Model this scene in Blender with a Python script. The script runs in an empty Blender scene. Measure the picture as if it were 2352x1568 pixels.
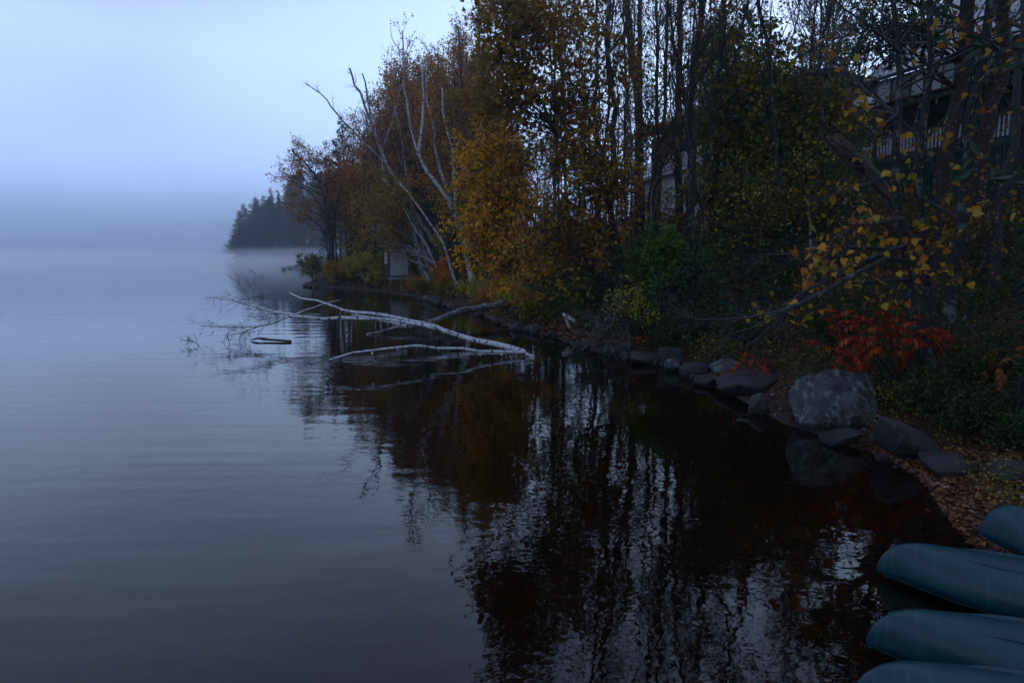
import bpy, bmesh, math, random
import numpy as np
from mathutils import Vector, Matrix, noise as mn
random.seed(7); rng = np.random.default_rng(7)
S = bpy.context.scene
COL = S.collection
# ------------------------------------------------------------------ camera
CAM_Z, PITCH, FPX = 2.8, math.radians(7.67), 683.0
cam_d = bpy.data.cameras.new('camera'); cam = bpy.data.objects.new('camera', cam_d); COL.objects.link(cam)
cam.location = (0, 0, CAM_Z); cam.rotation_euler = (math.radians(90) - PITCH, 0, 0)
cam_d.sensor_width = 36; cam_d.lens = 24.0; cam_d.clip_start = 0.05; cam_d.clip_end = 6000
S.camera = cam
S.view_settings.view_transform = 'Standard'; S.view_settings.look = 'None'
S.view_settings.exposure = 0.0; S.view_settings.gamma = 1.0; S.view_settings.use_curve_mapping = False
# ------------------------------------------------------------------ world: overcast dawn sky
W = bpy.data.worlds.new('World'); S.world = W; W.use_nodes = True
nt = W.node_tree; nt.nodes.clear()
def N(t, ty, **kw):
    n = t.nodes.new(ty)
    for k, v in kw.items():
        if k.startswith('i_'):
            n.inputs[k[2:].replace('_', ' ')].default_value = v
        else: setattr(n, k, v)
    return n
out = N(nt, 'ShaderNodeOutputWorld'); bg = N(nt, 'ShaderNodeBackground'); bg.inputs[1].default_value = 1.55
bg2 = N(nt, 'ShaderNodeBackground'); bg2.inputs[1].default_value = 0.05
sky = N(nt, 'ShaderNodeTexSky', sky_type='NISHITA'); sky.sun_disc = False
SUN_EL, SUN_ROT = math.radians(12), math.radians(200)
sky.sun_elevation = SUN_EL; sky.sun_rotation = SUN_ROT
tc = N(nt, 'ShaderNodeTexCoord'); sep = N(nt, 'ShaderNodeSeparateXYZ'); nt.links.new(tc.outputs['Generated'], sep.inputs[0])
mp = N(nt, 'ShaderNodeMapping'); mp.inputs['Scale'].default_value = (1, 1, 2.6); nt.links.new(tc.outputs['Generated'], mp.inputs[0])
nz = N(nt, 'ShaderNodeTexNoise'); nz.inputs['Scale'].default_value = 1.7; nz.inputs['Detail'].default_value = 3; nz.inputs['Roughness'].default_value = .45
nt.links.new(mp.outputs[0], nz.inputs[0])
rp = N(nt, 'ShaderNodeValToRGB'); nt.links.new(nz.outputs[0], rp.inputs[0])
rp.color_ramp.elements[0].position = .40; rp.color_ramp.elements[0].color = (.37, .46, .72, 1)
rp.color_ramp.elements[1].position = .64; rp.color_ramp.elements[1].color = (.43, .58, .90, 1)
hr = N(nt, 'ShaderNodeValToRGB'); nt.links.new(sep.outputs[2], hr.inputs[0])
e = hr.color_ramp.elements; e[0].position = .0; e[0].color = (.80, .94, 1.10, 1); e[1].position = .25; e[1].color = (1.12, 1.12, 1.06, 1)
k2 = e.new(.10); k2.color = (.93, 1.02, 1.12, 1)
k = e.new(.6); k.color = (.72, .67, .70, 1)
mx = N(nt, 'ShaderNodeMix', data_type='RGBA', blend_type='MULTIPLY'); mx.inputs[0].default_value = 1
nt.links.new(rp.outputs[0], mx.inputs[6]); nt.links.new(hr.outputs[0], mx.inputs[7])
# the cloud is thinner, so brighter, over the wood than over the open lake
xr = N(nt, 'ShaderNodeMapRange'); nt.links.new(sep.outputs[0], xr.inputs[0]); xr.inputs[1].default_value = -.5; xr.inputs[2].default_value = .45; xr.inputs[3].default_value = .90; xr.inputs[4].default_value = 1.42; xr.interpolation_type = 'SMOOTHSTEP'
m2 = N(nt, 'ShaderNodeMix', data_type='RGBA', blend_type='MULTIPLY'); m2.inputs[0].default_value = 1; nt.links.new(mx.outputs[2], m2.inputs[6]); nt.links.new(xr.outputs[0], m2.inputs[7])
nt.links.new(m2.outputs[2], bg.inputs[0]); nt.links.new(sky.outputs[0], bg2.inputs[0])
ms = N(nt, 'ShaderNodeMixShader'); ms.inputs[0].default_value = .12
nt.links.new(bg.outputs[0], ms.inputs[1]); nt.links.new(bg2.outputs[0], ms.inputs[2]); nt.links.new(ms.outputs[0], out.inputs[0])
sd = bpy.data.lights.new('sun', 'SUN'); sun = bpy.data.objects.new('sun', sd); COL.objects.link(sun)
sd.energy = 0.06; sd.angle = math.radians(40); sd.color = (1, .93, .85)
sun.rotation_euler = (math.radians(78), 0, math.radians(180) - SUN_ROT)
S.cycles.use_denoising = True
S.cycles.max_bounces = 8; S.cycles.diffuse_bounces = 2; S.cycles.glossy_bounces = 2; S.cycles.transmission_bounces = 3
S.cycles.transparent_max_bounces = 8; S.cycles.volume_bounces = 4
S.cycles.caustics_reflective = False; S.cycles.caustics_refractive = False
# ------------------------------------------------------------------ pixel -> place (photo measured on a 2352-wide grid)
cp, sp_ = math.cos(PITCH), math.sin(PITCH)
def ray(dx, dy):
    u = (dx / 2.297 - 512) / FPX; v = (341 - dy / 2.297) / FPX
    return Vector((u, cp + v * sp_, -sp_ + v * cp))
def at(dx, dy, Y):
    r = ray(dx, dy); return Vector((0, 0, CAM_Z)) + r * (Y / r.y)
def gz(dx, dy, z=0.0):
    r = ray(dx, dy); return Vector((0, 0, CAM_Z)) + r * ((z - CAM_Z) / r.z)
def px(w, Y): return w / 2.297 / FPX * Y          # width on that grid at depth Y, in metres
# ------------------------------------------------------------------ object helpers
def tag(o, label=None, cat=None, group=None, kind=None):
    if label: o['label'] = label
    if cat: o['category'] = cat
    if group: o['group'] = group
    if kind: o['kind'] = kind
    return o
def link(name, me, parent=None, loc=None, rot=None):
    o = bpy.data.objects.new(name, me); COL.objects.link(o)
    if parent: o.parent = parent
    if loc is not None: o.location = loc
    if rot is not None: o.rotation_euler = rot
    return o
def thing(name, label, cat, loc=(0, 0, 0), rz=0, group=None):
    o = link(name, None, None, loc, (0, 0, rz)); o.empty_display_size = .2
    return tag(o, label, cat, group)
def mesh(name, chunks, mats):
    """chunks: (V (n,3), F (m,3|4) int, material index, bark attribute or None)"""
    me = bpy.data.meshes.new(name); off = 0; Vs = []; Fl = []; ls = []; lt = []; mi = []; at_ = []; has = False; pos = 0
    for V, F, m, b in chunks:
        if len(V) == 0 or len(F) == 0: continue
        V = np.asarray(V, dtype=np.float32); F = np.asarray(F, dtype=np.int32)
        Vs.append(V); Fl.append((F + off).ravel()); k_ = F.shape[1]
        ls.append(np.arange(len(F), dtype=np.int32) * k_ + pos); lt.append(np.full(len(F), k_, np.int32)); pos += F.size
        mi.append(np.full(len(F), m, np.int32)); at_.append(np.zeros((len(V), 3), np.float32) if b is None else np.asarray(b, np.float32))
        if b is not None: has = True
        off += len(V)
    if off:
        V = np.concatenate(Vs); L = np.concatenate(Fl)
        me.vertices.add(len(V)); me.vertices.foreach_set('co', V.ravel())
        me.loops.add(len(L)); me.loops.foreach_set('vertex_index', L)
        P = np.concatenate(ls); me.polygons.add(len(P)); me.polygons.foreach_set('loop_start', P)
        me.polygons.foreach_set('material_index', np.concatenate(mi))
        me.update(calc_edges=True)
        me.polygons.foreach_set('use_smooth', np.concatenate([np.full(len(x), 1, bool) for x in ls]))
        if has:
            a = me.attributes.new('bark', 'FLOAT_VECTOR', 'POINT'); a.data.foreach_set('vector', np.concatenate(at_).ravel())
    for m in mats: me.materials.append(m)
    return me
class Tubes:
    def __init__(s): s.g = {}
    def add(s, pts, rad, sides=4, cap=False):
        if cap:
            d = (pts[-1] - pts[-2]).normalized() * rad[-1] * .25
            pts = list(pts) + [pts[-1] + d]; rad = list(rad) + [rad[-1] * .05]
        s.g.setdefault((len(pts), sides), []).append((pts, rad))
    def chunks(s, m=0, rough=0.0):
        res = []
        for (k_, n), L in s.g.items():
            P = np.array([[tuple(q) for q in a[0]] for a in L], dtype=np.float64); R = np.array([a[1] for a in L], dtype=np.float64)
            T = np.gradient(P, axis=1); T /= np.linalg.norm(T, axis=2, keepdims=True) + 1e-9
            mt = T.mean(axis=1); ref = np.where(np.abs(mt[:, 2:3]) > .75, np.array([[1., 0.13, 0]]), np.array([[0.1, 0, 1.]]))
            U = np.cross(T, ref[:, None, :]); U /= np.linalg.norm(U, axis=2, keepdims=True) + 1e-9
            Vv = np.cross(T, U)
            th = np.arange(n) * 2 * np.pi / n
            RR = R[:, :, None] * np.ones(n)[None, None, :]
            if rough and n > 5: RR = RR * (1 + rng.normal(0, rough, RR.shape))
            V = P[:, :, None, :] + RR[..., None] * (np.cos(th)[None, None, :, None] * U[:, :, None, :] + np.sin(th)[None, None, :, None] * Vv[:, :, None, :])
            ln = np.concatenate([np.zeros((len(L), 1)), np.cumsum(np.linalg.norm(np.diff(P, axis=1), axis=2), axis=1)], axis=1)
            B = np.stack([RR * np.cos(th), RR * np.sin(th), (ln + rng.random((len(L), 1)) * 9)[:, :, None] * np.ones(n)], axis=-1)
            i = np.arange(k_ - 1)[:, None] * n; j = np.arange(n)[None, :]
            q = np.stack([i + j, i + (j + 1) % n, i + n + (j + 1) % n, i + n + j], axis=-1).reshape(-1, 4)
            F = (q[None] + (np.arange(len(L)) * k_ * n)[:, None, None]).reshape(-1, 4)
            res.append((V.reshape(-1, 3), F, m, B.reshape(-1, 3)))
        return res
class Leaves:
    def __init__(s): s.p = []; s.d = []; s.s = []
    def add(s, p, d, size): s.p.append(tuple(p)); s.d.append(tuple(d)); s.s.append(size)
    def chunk(s, m=1, width=.42, fold=.18, droop=.35):
        if not s.p: return []
        P = np.array(s.p); D = np.array(s.d) + rng.normal(0, .45, (len(P), 3)); D[:, 2] -= droop
        D /= np.linalg.norm(D, axis=1, keepdims=True) + 1e-9
        s_ = np.array(s.s)[:, None] * rng.uniform(.7, 1.25, (len(P), 1))
        N_ = rng.normal(0, 1, (len(P), 3)); N_[:, 2] += .4
        Sd = np.cross(D, N_); Sd /= np.linalg.norm(Sd, axis=1, keepdims=True) + 1e-9
        Up = np.cross(Sd, D)
        P = P + D * s_ * .15
        mid = P + D * s_ * .42 + Up * s_ * fold
        V = np.stack([P, mid + Sd * s_ * width, P + D * s_, mid - Sd * s_ * width], axis=1).reshape(-1, 3)
        b = (np.arange(len(P)) * 4)[:, None]
        F = np.concatenate([b + np.array([[0, 1, 2]]), b + np.array([[0, 2, 3]])])
        return [(V, F, m, None)]
# ------------------------------------------------------------------ materials
def mat(name): 
    m = bpy.data.materials.new(name); m.use_nodes = True; t = m.node_tree; t.nodes.clear()
    o = N(t, 'ShaderNodeOutputMaterial'); return m, t, o
def ramp(t, src, stops):
    r = N(t, 'ShaderNodeValToRGB'); t.links.new(src, r.inputs[0]); e = r.color_ramp.elements
    e[0].position, e[0].color = stops[0][0], (*stops[0][1], 1); e[1].position, e[1].color = stops[-1][0], (*stops[-1][1], 1)
    for p, c in stops[1:-1]:
        k = e.new(p); k.color = (*c, 1)
    return r.outputs[0]
def tex(t, ty, vec, scale, detail=4, rough=.55, out=0, **kw):
    n = N(t, ty, **kw)
    if vec is not None: t.links.new(vec, n.inputs['Vector'])
    n.inputs['Scale'].default_value = scale
    if ty == 'ShaderNodeTexNoise': n.inputs['Detail'].default_value = detail; n.inputs['Roughness'].default_value = rough
    return n.outputs[out]
def mixc(t, f, a, b, mode='MIX'):
    n = N(t, 'ShaderNodeMix', data_type='RGBA', blend_type=mode)
    for i, v in ((0, f), (6, a), (7, b)):
        if isinstance(v, (int, float)): n.inputs[i].default_value = v
        elif isinstance(v, tuple): n.inputs[i].default_value = (*v, 1)
        else: t.links.new(v, n.inputs[i])
    return n.outputs[2]
def mapv(t, vec, sc):
    n = N(t, 'ShaderNodeMapping'); n.inputs['Scale'].default_value = sc; t.links.new(vec, n.inputs[0]); return n.outputs[0]
def math_(t, op, a, b=0.0):
    n = N(t, 'ShaderNodeMath', operation=op)
    for i, v in ((0, a), (1, b)):
        if isinstance(v, (int, float)): n.inputs[i].default_value = v
        else: t.links.new(v, n.inputs[i])
    return n.outputs[0]
def pbsdf(t, o, col, rough=.8, bump=None, bstr=.5, bdist=.02, spec=.3, **kw):
    p = N(t, 'ShaderNodeBsdfPrincipled'); p.inputs['Specular IOR Level'].default_value = spec
    if isinstance(col, tuple): p.inputs['Base Color'].default_value = (*col, 1)
    else: t.links.new(col, p.inputs['Base Color'])
    if isinstance(rough, (int, float)): p.inputs['Roughness'].default_value = rough
    else: t.links.new(rough, p.inputs['Roughness'])
    for k_, v in kw.items(): p.inputs[k_.replace('_', ' ')].default_value = v
    if bump is not None:
        b = N(t, 'ShaderNodeBump'); b.inputs['Strength'].default_value = bstr; b.inputs['Distance'].default_value = bdist
        t.links.new(bump, b.inputs['Height']); t.links.new(b.outputs[0], p.inputs['Normal'])
    t.links.new(p.outputs[0], o.inputs[0]); return p
def bark_coord(t):
    a = N(t, 'ShaderNodeAttribute', attribute_name='bark'); return a.outputs['Vector']
def bark_mat(name, dark, light, lichen=(.22, .26, .22), lam=.62, sc=1.0):
    m, t, o = mat(name); v = bark_coord(t)
    n1 = tex(t, 'ShaderNodeTexNoise', mapv(t, v, (30 * sc, 30 * sc, 6 * sc)), 1.0, 5, .6)
    c = ramp(t, n1, [(.3, dark), (.75, light)])
    n2 = tex(t, 'ShaderNodeTexNoise', v, 4.5, 4, .65)
    f = ramp(t, n2, [(lam, (0, 0, 0)), (lam + .05, (1, 1, 1))])
    c = mixc(t, f, c, lichen)
    n3 = tex(t, 'ShaderNodeTexNoise', v, 22, 2, .5); c = mixc(t, ramp(t, n3, [(.68, (0, 0, 0)), (.72, (1, 1, 1))]), c, tuple(1.3 * q for q in lichen))
    pbsdf(t, o, c, .9, n1, .8, .03); return m
def birch_mat(name, white=(.34, .35, .36), dk=(.035, .03, .028), amount=.5, low=(.10, .09, .085), band=9):
    m, t, o = mat(name); v = bark_coord(t)
    n1 = tex(t, 'ShaderNodeTexNoise', mapv(t, v, (3, 3, band)), 1.0, 3, .6)
    f1 = ramp(t, n1, [(.56, (0, 0, 0)), (.61, (1, 1, 1))])
    n2 = tex(t, 'ShaderNodeTexNoise', mapv(t, v, (8, 8, 3)), 1.0, 4, .6)
    f2 = ramp(t, n2, [(amount, (0, 0, 0)), (amount + .1, (1, 1, 1))])
    c = mixc(t, f1, white, dk); c = mixc(t, f2, c, low)
    pbsdf(t, o, c, .7, n1, .3, .01); return m
def leaf_mat(name, stops, rnd='island', transl=.35, rough=.6):
    m, t, o = mat(name)
    if rnd == 'island': src = N(t, 'ShaderNodeNewGeometry').outputs['Random Per Island']
    else: src = N(t, 'ShaderNodeObjectInfo').outputs['Random']
    c = ramp(t, src, stops)
    if rnd != 'island':
        g = N(t, 'ShaderNodeTexCoord').outputs['Object']
        nb = tex(t, 'ShaderNodeTexNoise', g, 14, 3, .6)
        c = mixc(t, ramp(t, nb, [(.5, (0, 0, 0)), (.72, (1, 1, 1))]), c, (.30, .10, .02))
    p = N(t, 'ShaderNodeBsdfPrincipled'); p.inputs['Roughness'].default_value = rough; p.inputs['Specular IOR Level'].default_value = .25
    t.links.new(c, p.inputs['Base Color'])
    tr = N(t, 'ShaderNodeBsdfTranslucent'); t.links.new(c, tr.inputs[0])
    x = N(t, 'ShaderNodeMixShader'); x.inputs[0].default_value = transl
    t.links.new(p.outputs[0], x.inputs[1]); t.links.new(tr.outputs[0], x.inputs[2]); t.links.new(x.outputs[0], o.inputs[0]); return m
def simple(name, col, rough=.7, var=.15, sc=8, bump=.2, metal=0, spec=.3, **kw):
    m, t, o = mat(name); g = N(t, 'ShaderNodeTexCoord').outputs['Object']
    n1 = tex(t, 'ShaderNodeTexNoise', g, sc, 5, .6)
    c = ramp(t, n1, [(.3, tuple(x * (1 - var) for x in col)), (.7, tuple(min(1, x * (1 + var)) for x in col))])
    pbsdf(t, o, c, rough, n1, bump, .01, spec, Metallic=metal, **kw); return m
M = {}
M['bark'] = bark_mat('grey_bark', (.009, .009, .009), (.036, .035, .034), (.10,.12,.11), lam=.60)
M['bark_lichen'] = bark_mat('lichen_bark', (.010, .010, .010), (.040, .040, .039), (.11, .14, .12), lam=.56)
M['bark_pale'] = bark_mat('pale_grey_bark', (.022, .023, .024), (.07, .07, .07), (.13,.15,.14), lam=.60)
M['bark_red'] = bark_mat('reddish_pine_bark', (.020, .013, .012), (.062, .036, .030), lam=.75, sc=.6)
M['birch'] = birch_mat('white_birch_bark', amount=.57)
M['birch_log'] = birch_mat('fallen_birch_bark', white=(.44, .46, .48), amount=.58, low=(.12, .12, .11))
M['birch_grey'] = birch_mat('old_birch_bark', white=(.24, .24, .24), amount=.47, low=(.06, .055, .05))
M['twig'] = simple('twig_wood', (.022, .020, .019), .9, .3, 3, 0)
M['twig_pale'] = simple('dead_twig_wood', (.12, .12, .12), .9, .3, 3, 0)
M['l_gold'] = leaf_mat('golden_leaves', [(0, (.70, .29, .012)), (.4, (.66, .35, .018)), (.7, (.44, .27, .02)), (.88, (.16, .13, .02)), (1, (.26, .10, .015))])
M['l_rust'] = leaf_mat('rust_leaves', [(0, (.40, .12, .015)), (.5, (.44, .19, .02)), (1, (.24, .13, .03))])
M['l_mix'] = leaf_mat('mixed_autumn_leaves', [(0, (.38, .14, .015)), (.35, (.42, .24, .02)), (.7, (.26, .20, .02)), (1, (.11, .12, .02))])
M['l_olive'] = leaf_mat('olive_green_leaves', [(0, (.035, .055, .012)), (.5, (.08, .09, .015)), (.8, (.24, .18, .02)), (1, (.42, .27, .02))])
M['l_green'] = leaf_mat('green_maple_leaves', [(0, (.05, .12, .02)), (.6, (.09, .17, .03)), (1, (.16, .22, .04))])
M['l_yg'] = leaf_mat('yellow_green_leaves', [(0, (.16, .20, .03)), (.6, (.34, .32, .03)), (1, (.46, .34, .03))])
M['l_orange'] = leaf_mat('orange_leaves', [(0, (.55, .14, .02)), (.5, (.60, .22, .03)), (1, (.40, .06, .02))])
M['l_dim'] = leaf_mat('dull_brown_yellow_leaves', [(0, (.20, .075, .012)), (.4, (.26, .14, .015)), (.75, (.14, .11, .015)), (1, (.30, .18, .02))])
M['l_brown'] = leaf_mat('brown_litter', [(0, (.04, .018, .010)), (.45, (.10, .042, .02)), (.8, (.17, .07, .026)), (.97, (.30, .13, .045)), (1, (.26, .20, .22))], transl=.1)
M['l_fern'] = leaf_mat('fern_green', [(0, (.015, .04, .014)), (.7, (.04, .08, .02)), (1, (.11, .12, .03))])
M['needle'] = leaf_mat('dark_needles', [(0, (.018, .04, .022)), (1, (.04, .075, .04))], transl=.15)
M['needle_pine'] = leaf_mat('pine_needles', [(0, (.03, .06, .04)), (1, (.06, .10, .06))], transl=.2)
M['big_leaf'] = leaf_mat('heart_leaf', [(0, (.52, .25, .02)), (.35, (.50, .31, .022)), (.65, (.32, .27, .03)), (.85, (.46, .17, .02)), (1, (.24, .08, .02))], rnd='object', transl=.3)
M['sumac'] = leaf_mat('sumac_red', [(0, (.16, .006, .006)), (.5, (.28, .014, .008)), (.8, (.34, .05, .01)), (.93, (.42, .15, .015)), (1, (.10, .08, .02))])
M['sumac_or'] = leaf_mat('sumac_orange', [(0, (.22, .05, .01)), (.5, (.28, .09, .015)), (1, (.20, .13, .02))])
# ------------------------------------------------------------------ land
shore_px = [(2330, 1318), (2270, 1285), (2225, 1250), (2195, 1215), (2160, 1170), (2135, 1125), (2095, 1088), (2030, 1048), (1950, 1025), (1880, 998), (1800, 972), (1740, 938),
            (1680, 905), (1620, 880), (1560, 852), (1480, 830), (1400, 814), (1330, 796), (1270, 772), (1210, 760), (1150, 745), (1120, 728), (1060, 710), (1010, 697), (960, 681),
            (880, 668), (800, 662), (720, 659), (690, 655)]
poly = [(90, -60), (16, -30), (11, -5), (7.6, 2.0), (6.2, 3.9)] + [tuple(gz(*p))[:2] for p in shore_px] + \
    [(-17.2, 57), (-15, 62), (-14, 72), (-20, 88), (-33.5, 101), (-35.5, 104), (-29, 108), (-20, 118), (-18, 150), (-40, 190), (-80, 212), (-92, 221), (-93, 228), (-85, 245), (-60, 300),
     (-80, 420), (-200, 490), (-400, 560), (-560, 900), (-2600, 1500), (-2600, 3000), (2600, 3000), (2600, -60)]
PA = np.array(poly); PB = np.roll(PA, -1, axis=0)
def sdist(x, y):
    x = np.asarray(x, float); y = np.asarray(y, float); d2 = np.full(x.shape, 1e18); ins = np.zeros(x.shape, bool)
    for (ax, ay), (bx, by) in zip(PA, PB):
        ex, ey = bx - ax, by - ay; t_ = np.clip(((x - ax) * ex + (y - ay) * ey) / (ex * ex + ey * ey), 0, 1)
        d2 = np.minimum(d2, (x - ax - t_ * ex) ** 2 + (y - ay - t_ * ey) ** 2)
        if ay != by:
            c = ((ay > y) != (by > y)) & (x < ex * (y - ay) / (by - ay) + ax); ins ^= c
    return np.where(ins, 1, -1) * np.sqrt(d2)
def wob(x, y):
    return (.10 * np.sin(1.3 * x + .7 * y + 1) + .08 * np.sin(2.9 * x - 2.1 * y) + .05 * np.sin(5.3 * x + 4.7 * y + 2) + .25 * np.sin(.23 * x - .31 * y + .5))
def height(x, y):
    s = sdist(x, y)
    beach = np.clip((11.5 - y) / 3.5, 0, 1) * np.clip((x + 50) / 10, 0, 1)      # gentle gravelly beach near the canoes
    st = .40 * (1 - beach) + .10 * beach
    s2 = np.maximum(s - 1.9 * beach, 0)
    up = np.minimum(s, 1.9 * beach) * .10 + np.where(beach > 0, s2 * .42, s * .40)
    up = 5.2 * (1 - np.exp(-up / 5.2 * (1 + .25 * up / 5.2))) + .03 * np.clip(s - 12, 0, 60) + .07 * np.clip(s - 30, 0, 260) * np.clip((y - 430) / 60, 0, 1)
    dn = np.maximum(s * .22, -4.5)
    dn = np.where(beach > 0, np.maximum(s * (.22 - .12 * beach), -4.5), dn)
    return np.where(s > 0, up + wob(x, y) * np.clip(s / 3, 0, 1), dn)
def hz(x, y): return float(height(np.array([x]), np.array([y]))[0])
def hit(dx, dy, Ymax=60, fallback=None):
    """where the sight line through that point meets the land"""
    r = ray(dx, dy); ys = np.linspace(2, Ymax, 400); t_ = ys / r.y
    zz = CAM_Z + r.z * t_; h = np.maximum(height(r.x * t_, ys), 0); i = np.argmax(zz < h)
    if zz[i] >= h[i]: Y = fallback or Ymax
    else: Y = ys[i]
    t_ = Y / r.y; return Vector((r.x * t_, Y, hz(r.x * t_, Y)))
rad = np.concatenate([np.linspace(.6, 20, 180), 20 * np.power(2200 / 20., np.linspace(0, 1, 170)[1:])])
ang = np.concatenate([np.linspace(-180, -50, 60, endpoint=False), np.linspace(-50, 50, 420, endpoint=False), np.linspace(50, 180, 60, endpoint=False)]) * np.pi / 180
A_, R_ = np.meshgrid(ang, rad); X = R_ * np.sin(A_); Y_ = R_ * np.cos(A_); Z = height(X, Y_)
V = np.stack([X, Y_, Z], -1).reshape(-1, 3); na, nr = len(ang), len(rad)
i, j = np.meshgrid(np.arange(nr - 1), np.arange(na), indexing='ij'); j2 = (j + 1) % na
F = np.stack([i * na + j, (i + 1) * na + j, (i + 1) * na + j2, i * na + j2], -1).reshape(-1, 4)
V = np.concatenate([V, [[0, 0, hz(0, 0)]]]); 
m, t, o = mat('woodland_ground')
g = N(t, 'ShaderNodeTexCoord').outputs['Object']; sepg = N(t, 'ShaderNodeSeparateXYZ'); t.links.new(g, sepg.inputs[0])
vr = N(t, 'ShaderNodeTexVoronoi'); vr.inputs['Scale'].default_value = 9; t.links.new(g, vr.inputs['Vector'])
lit = ramp(t, N(t, 'ShaderNodeSeparateColor').outputs[0] if False else vr.outputs['Color'], [(.1, (.018, .009, .006)), (.5, (.05, .021, .011)), (.9, (.085, .036, .018))])
n1 = tex(t, 'ShaderNodeTexNoise', g, .9, 5, .6); soil = ramp(t, n1, [(.42, (0, 0, 0)), (.62, (1, 1, 1))])
lit = mixc(t, soil, lit, (.010, .011, .007))
ng = tex(t, 'ShaderNodeTexNoise', g, 22, 4, .7); grav = ramp(t, ng, [(.3, (.016, .012, .009)), (.55, (.04, .032, .026)), (.75, (.10, .09, .08))])
zf = ramp(t, math_(t, 'ADD', sepg.outputs[2], math_(t, 'MULTIPLY', n1, .2)), [(.12, (0, 0, 0)), (.24, (1, 1, 1))])
c = mixc(t, zf, grav, lit)
muck_dimming = ramp(t, math_(t, 'MULTIPLY', sepg.outputs[2], -1.0), [(.05, (0, 0, 0)), (.9, (1, 1, 1))])  # bed darkens with depth: muck, plus the water's light absorption put into the colour
c = mixc(t, muck_dimming, c, (.010, .008, .005))
pbsdf(t, o, c, .85, vr.outputs['Distance'], .6, .03); M['ground'] = m
gme = mesh('ground', [(V, F, 0, None), (V, np.array([[(k_ + 1) % na, k_, len(V) - 1] for k_ in range(0)], dtype=np.int32).reshape(-1, 3), 0, None)] if False else [(V, F, 0, None)], [m])
tag(link('ground', gme), 'leaf covered bank rising from the lake into the wood', kind='structure')
# ------------------------------------------------------------------ water
m, t, o = mat('lake_water')
g = N(t, 'ShaderNodeTexCoord').outputs['Object']
w1 = tex(t, 'ShaderNodeTexNoise', mapv(t, g, (1.0, 1.7, 1)), 1.0, 3, .5)
w2 = tex(t, 'ShaderNodeTexNoise', mapv(t, g, (4.0, 5.0, 1)), 1.0, 2, .5)
w3 = tex(t, 'ShaderNodeTexNoise', mapv(t, g, (.10, .22, 1)), 1, 2, .5)
rot = N(t, 'ShaderNodeMapping'); rot.inputs['Rotation'].default_value = (0, 0, math.radians(-14)); rot.inputs['Scale'].default_value = (.35, 2.1, 1); t.links.new(g, rot.inputs[0])
w4 = tex(t, 'ShaderNodeTexNoise', rot.outputs[0], 1.0, 1, .4)
hgt = math_(t, 'ADD', math_(t, 'MULTIPLY', w1, 1.0), math_(t, 'MULTIPLY', w2, .46))
sx_ = N(t, 'ShaderNodeSeparateXYZ'); t.links.new(g, sx_.inputs[0]); open_ = N(t, 'ShaderNodeMapRange'); t.links.new(sx_.outputs[0], open_.inputs[0]); open_.inputs[1].default_value = 1.5; open_.inputs[2].default_value = -3.5; open_.inputs[3].default_value = .3; open_.inputs[4].default_value = 1.9
hgt = math_(t, 'ADD', hgt, math_(t, 'MULTIPLY', w4, open_.outputs[0]))
hgt = math_(t, 'MULTIPLY', hgt, ramp(t, w3, [(.3, (.45, .45, .45)), (.7, (1, 1, 1))]))
bp = N(t, 'ShaderNodeBump'); bp.inputs['Strength'].default_value = 1.0; bp.inputs['Distance'].default_value = .006; t.links.new(hgt, bp.inputs['Height'])
gl = N(t, 'ShaderNodeBsdfGlossy'); gl.inputs['Roughness'].default_value = .015; gl.inputs[0].default_value = (1, 1, 1, 1)
t.links.new(bp.outputs[0], gl.inputs['Normal'])
tr = N(t, 'ShaderNodeBsdfTransparent'); tr.inputs[0].default_value = (.42, .30, .19, 1)
fr = N(t, 'ShaderNodeFresnel'); fr.inputs[0].default_value = 1.38; t.links.new(bp.outputs[0], fr.inputs['Normal'])
xs = N(t, 'ShaderNodeMixShader'); t.links.new(fr.outputs[0], xs.inputs[0]); t.links.new(tr.outputs[0], xs.inputs[1]); t.links.new(gl.outputs[0], xs.inputs[2]); t.links.new(xs.outputs[0], o.inputs[0])
V = np.array([[-2250, -2250, 0], [2250, -2250, 0], [2250, 2250, 0], [-2250, 2250, 0]], float)
tag(link('lake_water', mesh('lake_water', [(V, [[0, 1, 2, 3]], 0, None)], [m])), 'still grey blue lake with faint ripples', kind='structure')
# ------------------------------------------------------------------ haze
HAZE = .0008
def vol_box(name, lo, hi, dens, col, noisy=None, label=None):
    bm = bmesh.new(); bmesh.ops.create_cube(bm, size=1)
    for v in bm.verts: v.co = Vector([lo[k_] + (v.co[k_] + .5) * (hi[k_] - lo[k_]) for k_ in range(3)])
    me = bpy.data.meshes.new(name); bm.to_mesh(me); bm.free()
    m, t, o = mat(name); p = N(t, 'ShaderNodeVolumePrincipled'); p.inputs['Color'].default_value = (*col, 1); p.inputs['Density'].default_value = dens
    p.inputs['Anisotropy'].default_value = .72
    if noisy: noisy(t, p)
    t.links.new(p.outputs[0], o.inputs['Volume']); me.materials.append(m)
    return tag(link(name, me), label, kind='stuff')
vol_box('haze', (-2350, -2350, -7), (2350, 2350, 48), HAZE, (.84, .92, 1.0), label='pale blue morning fog over the lake')

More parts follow.
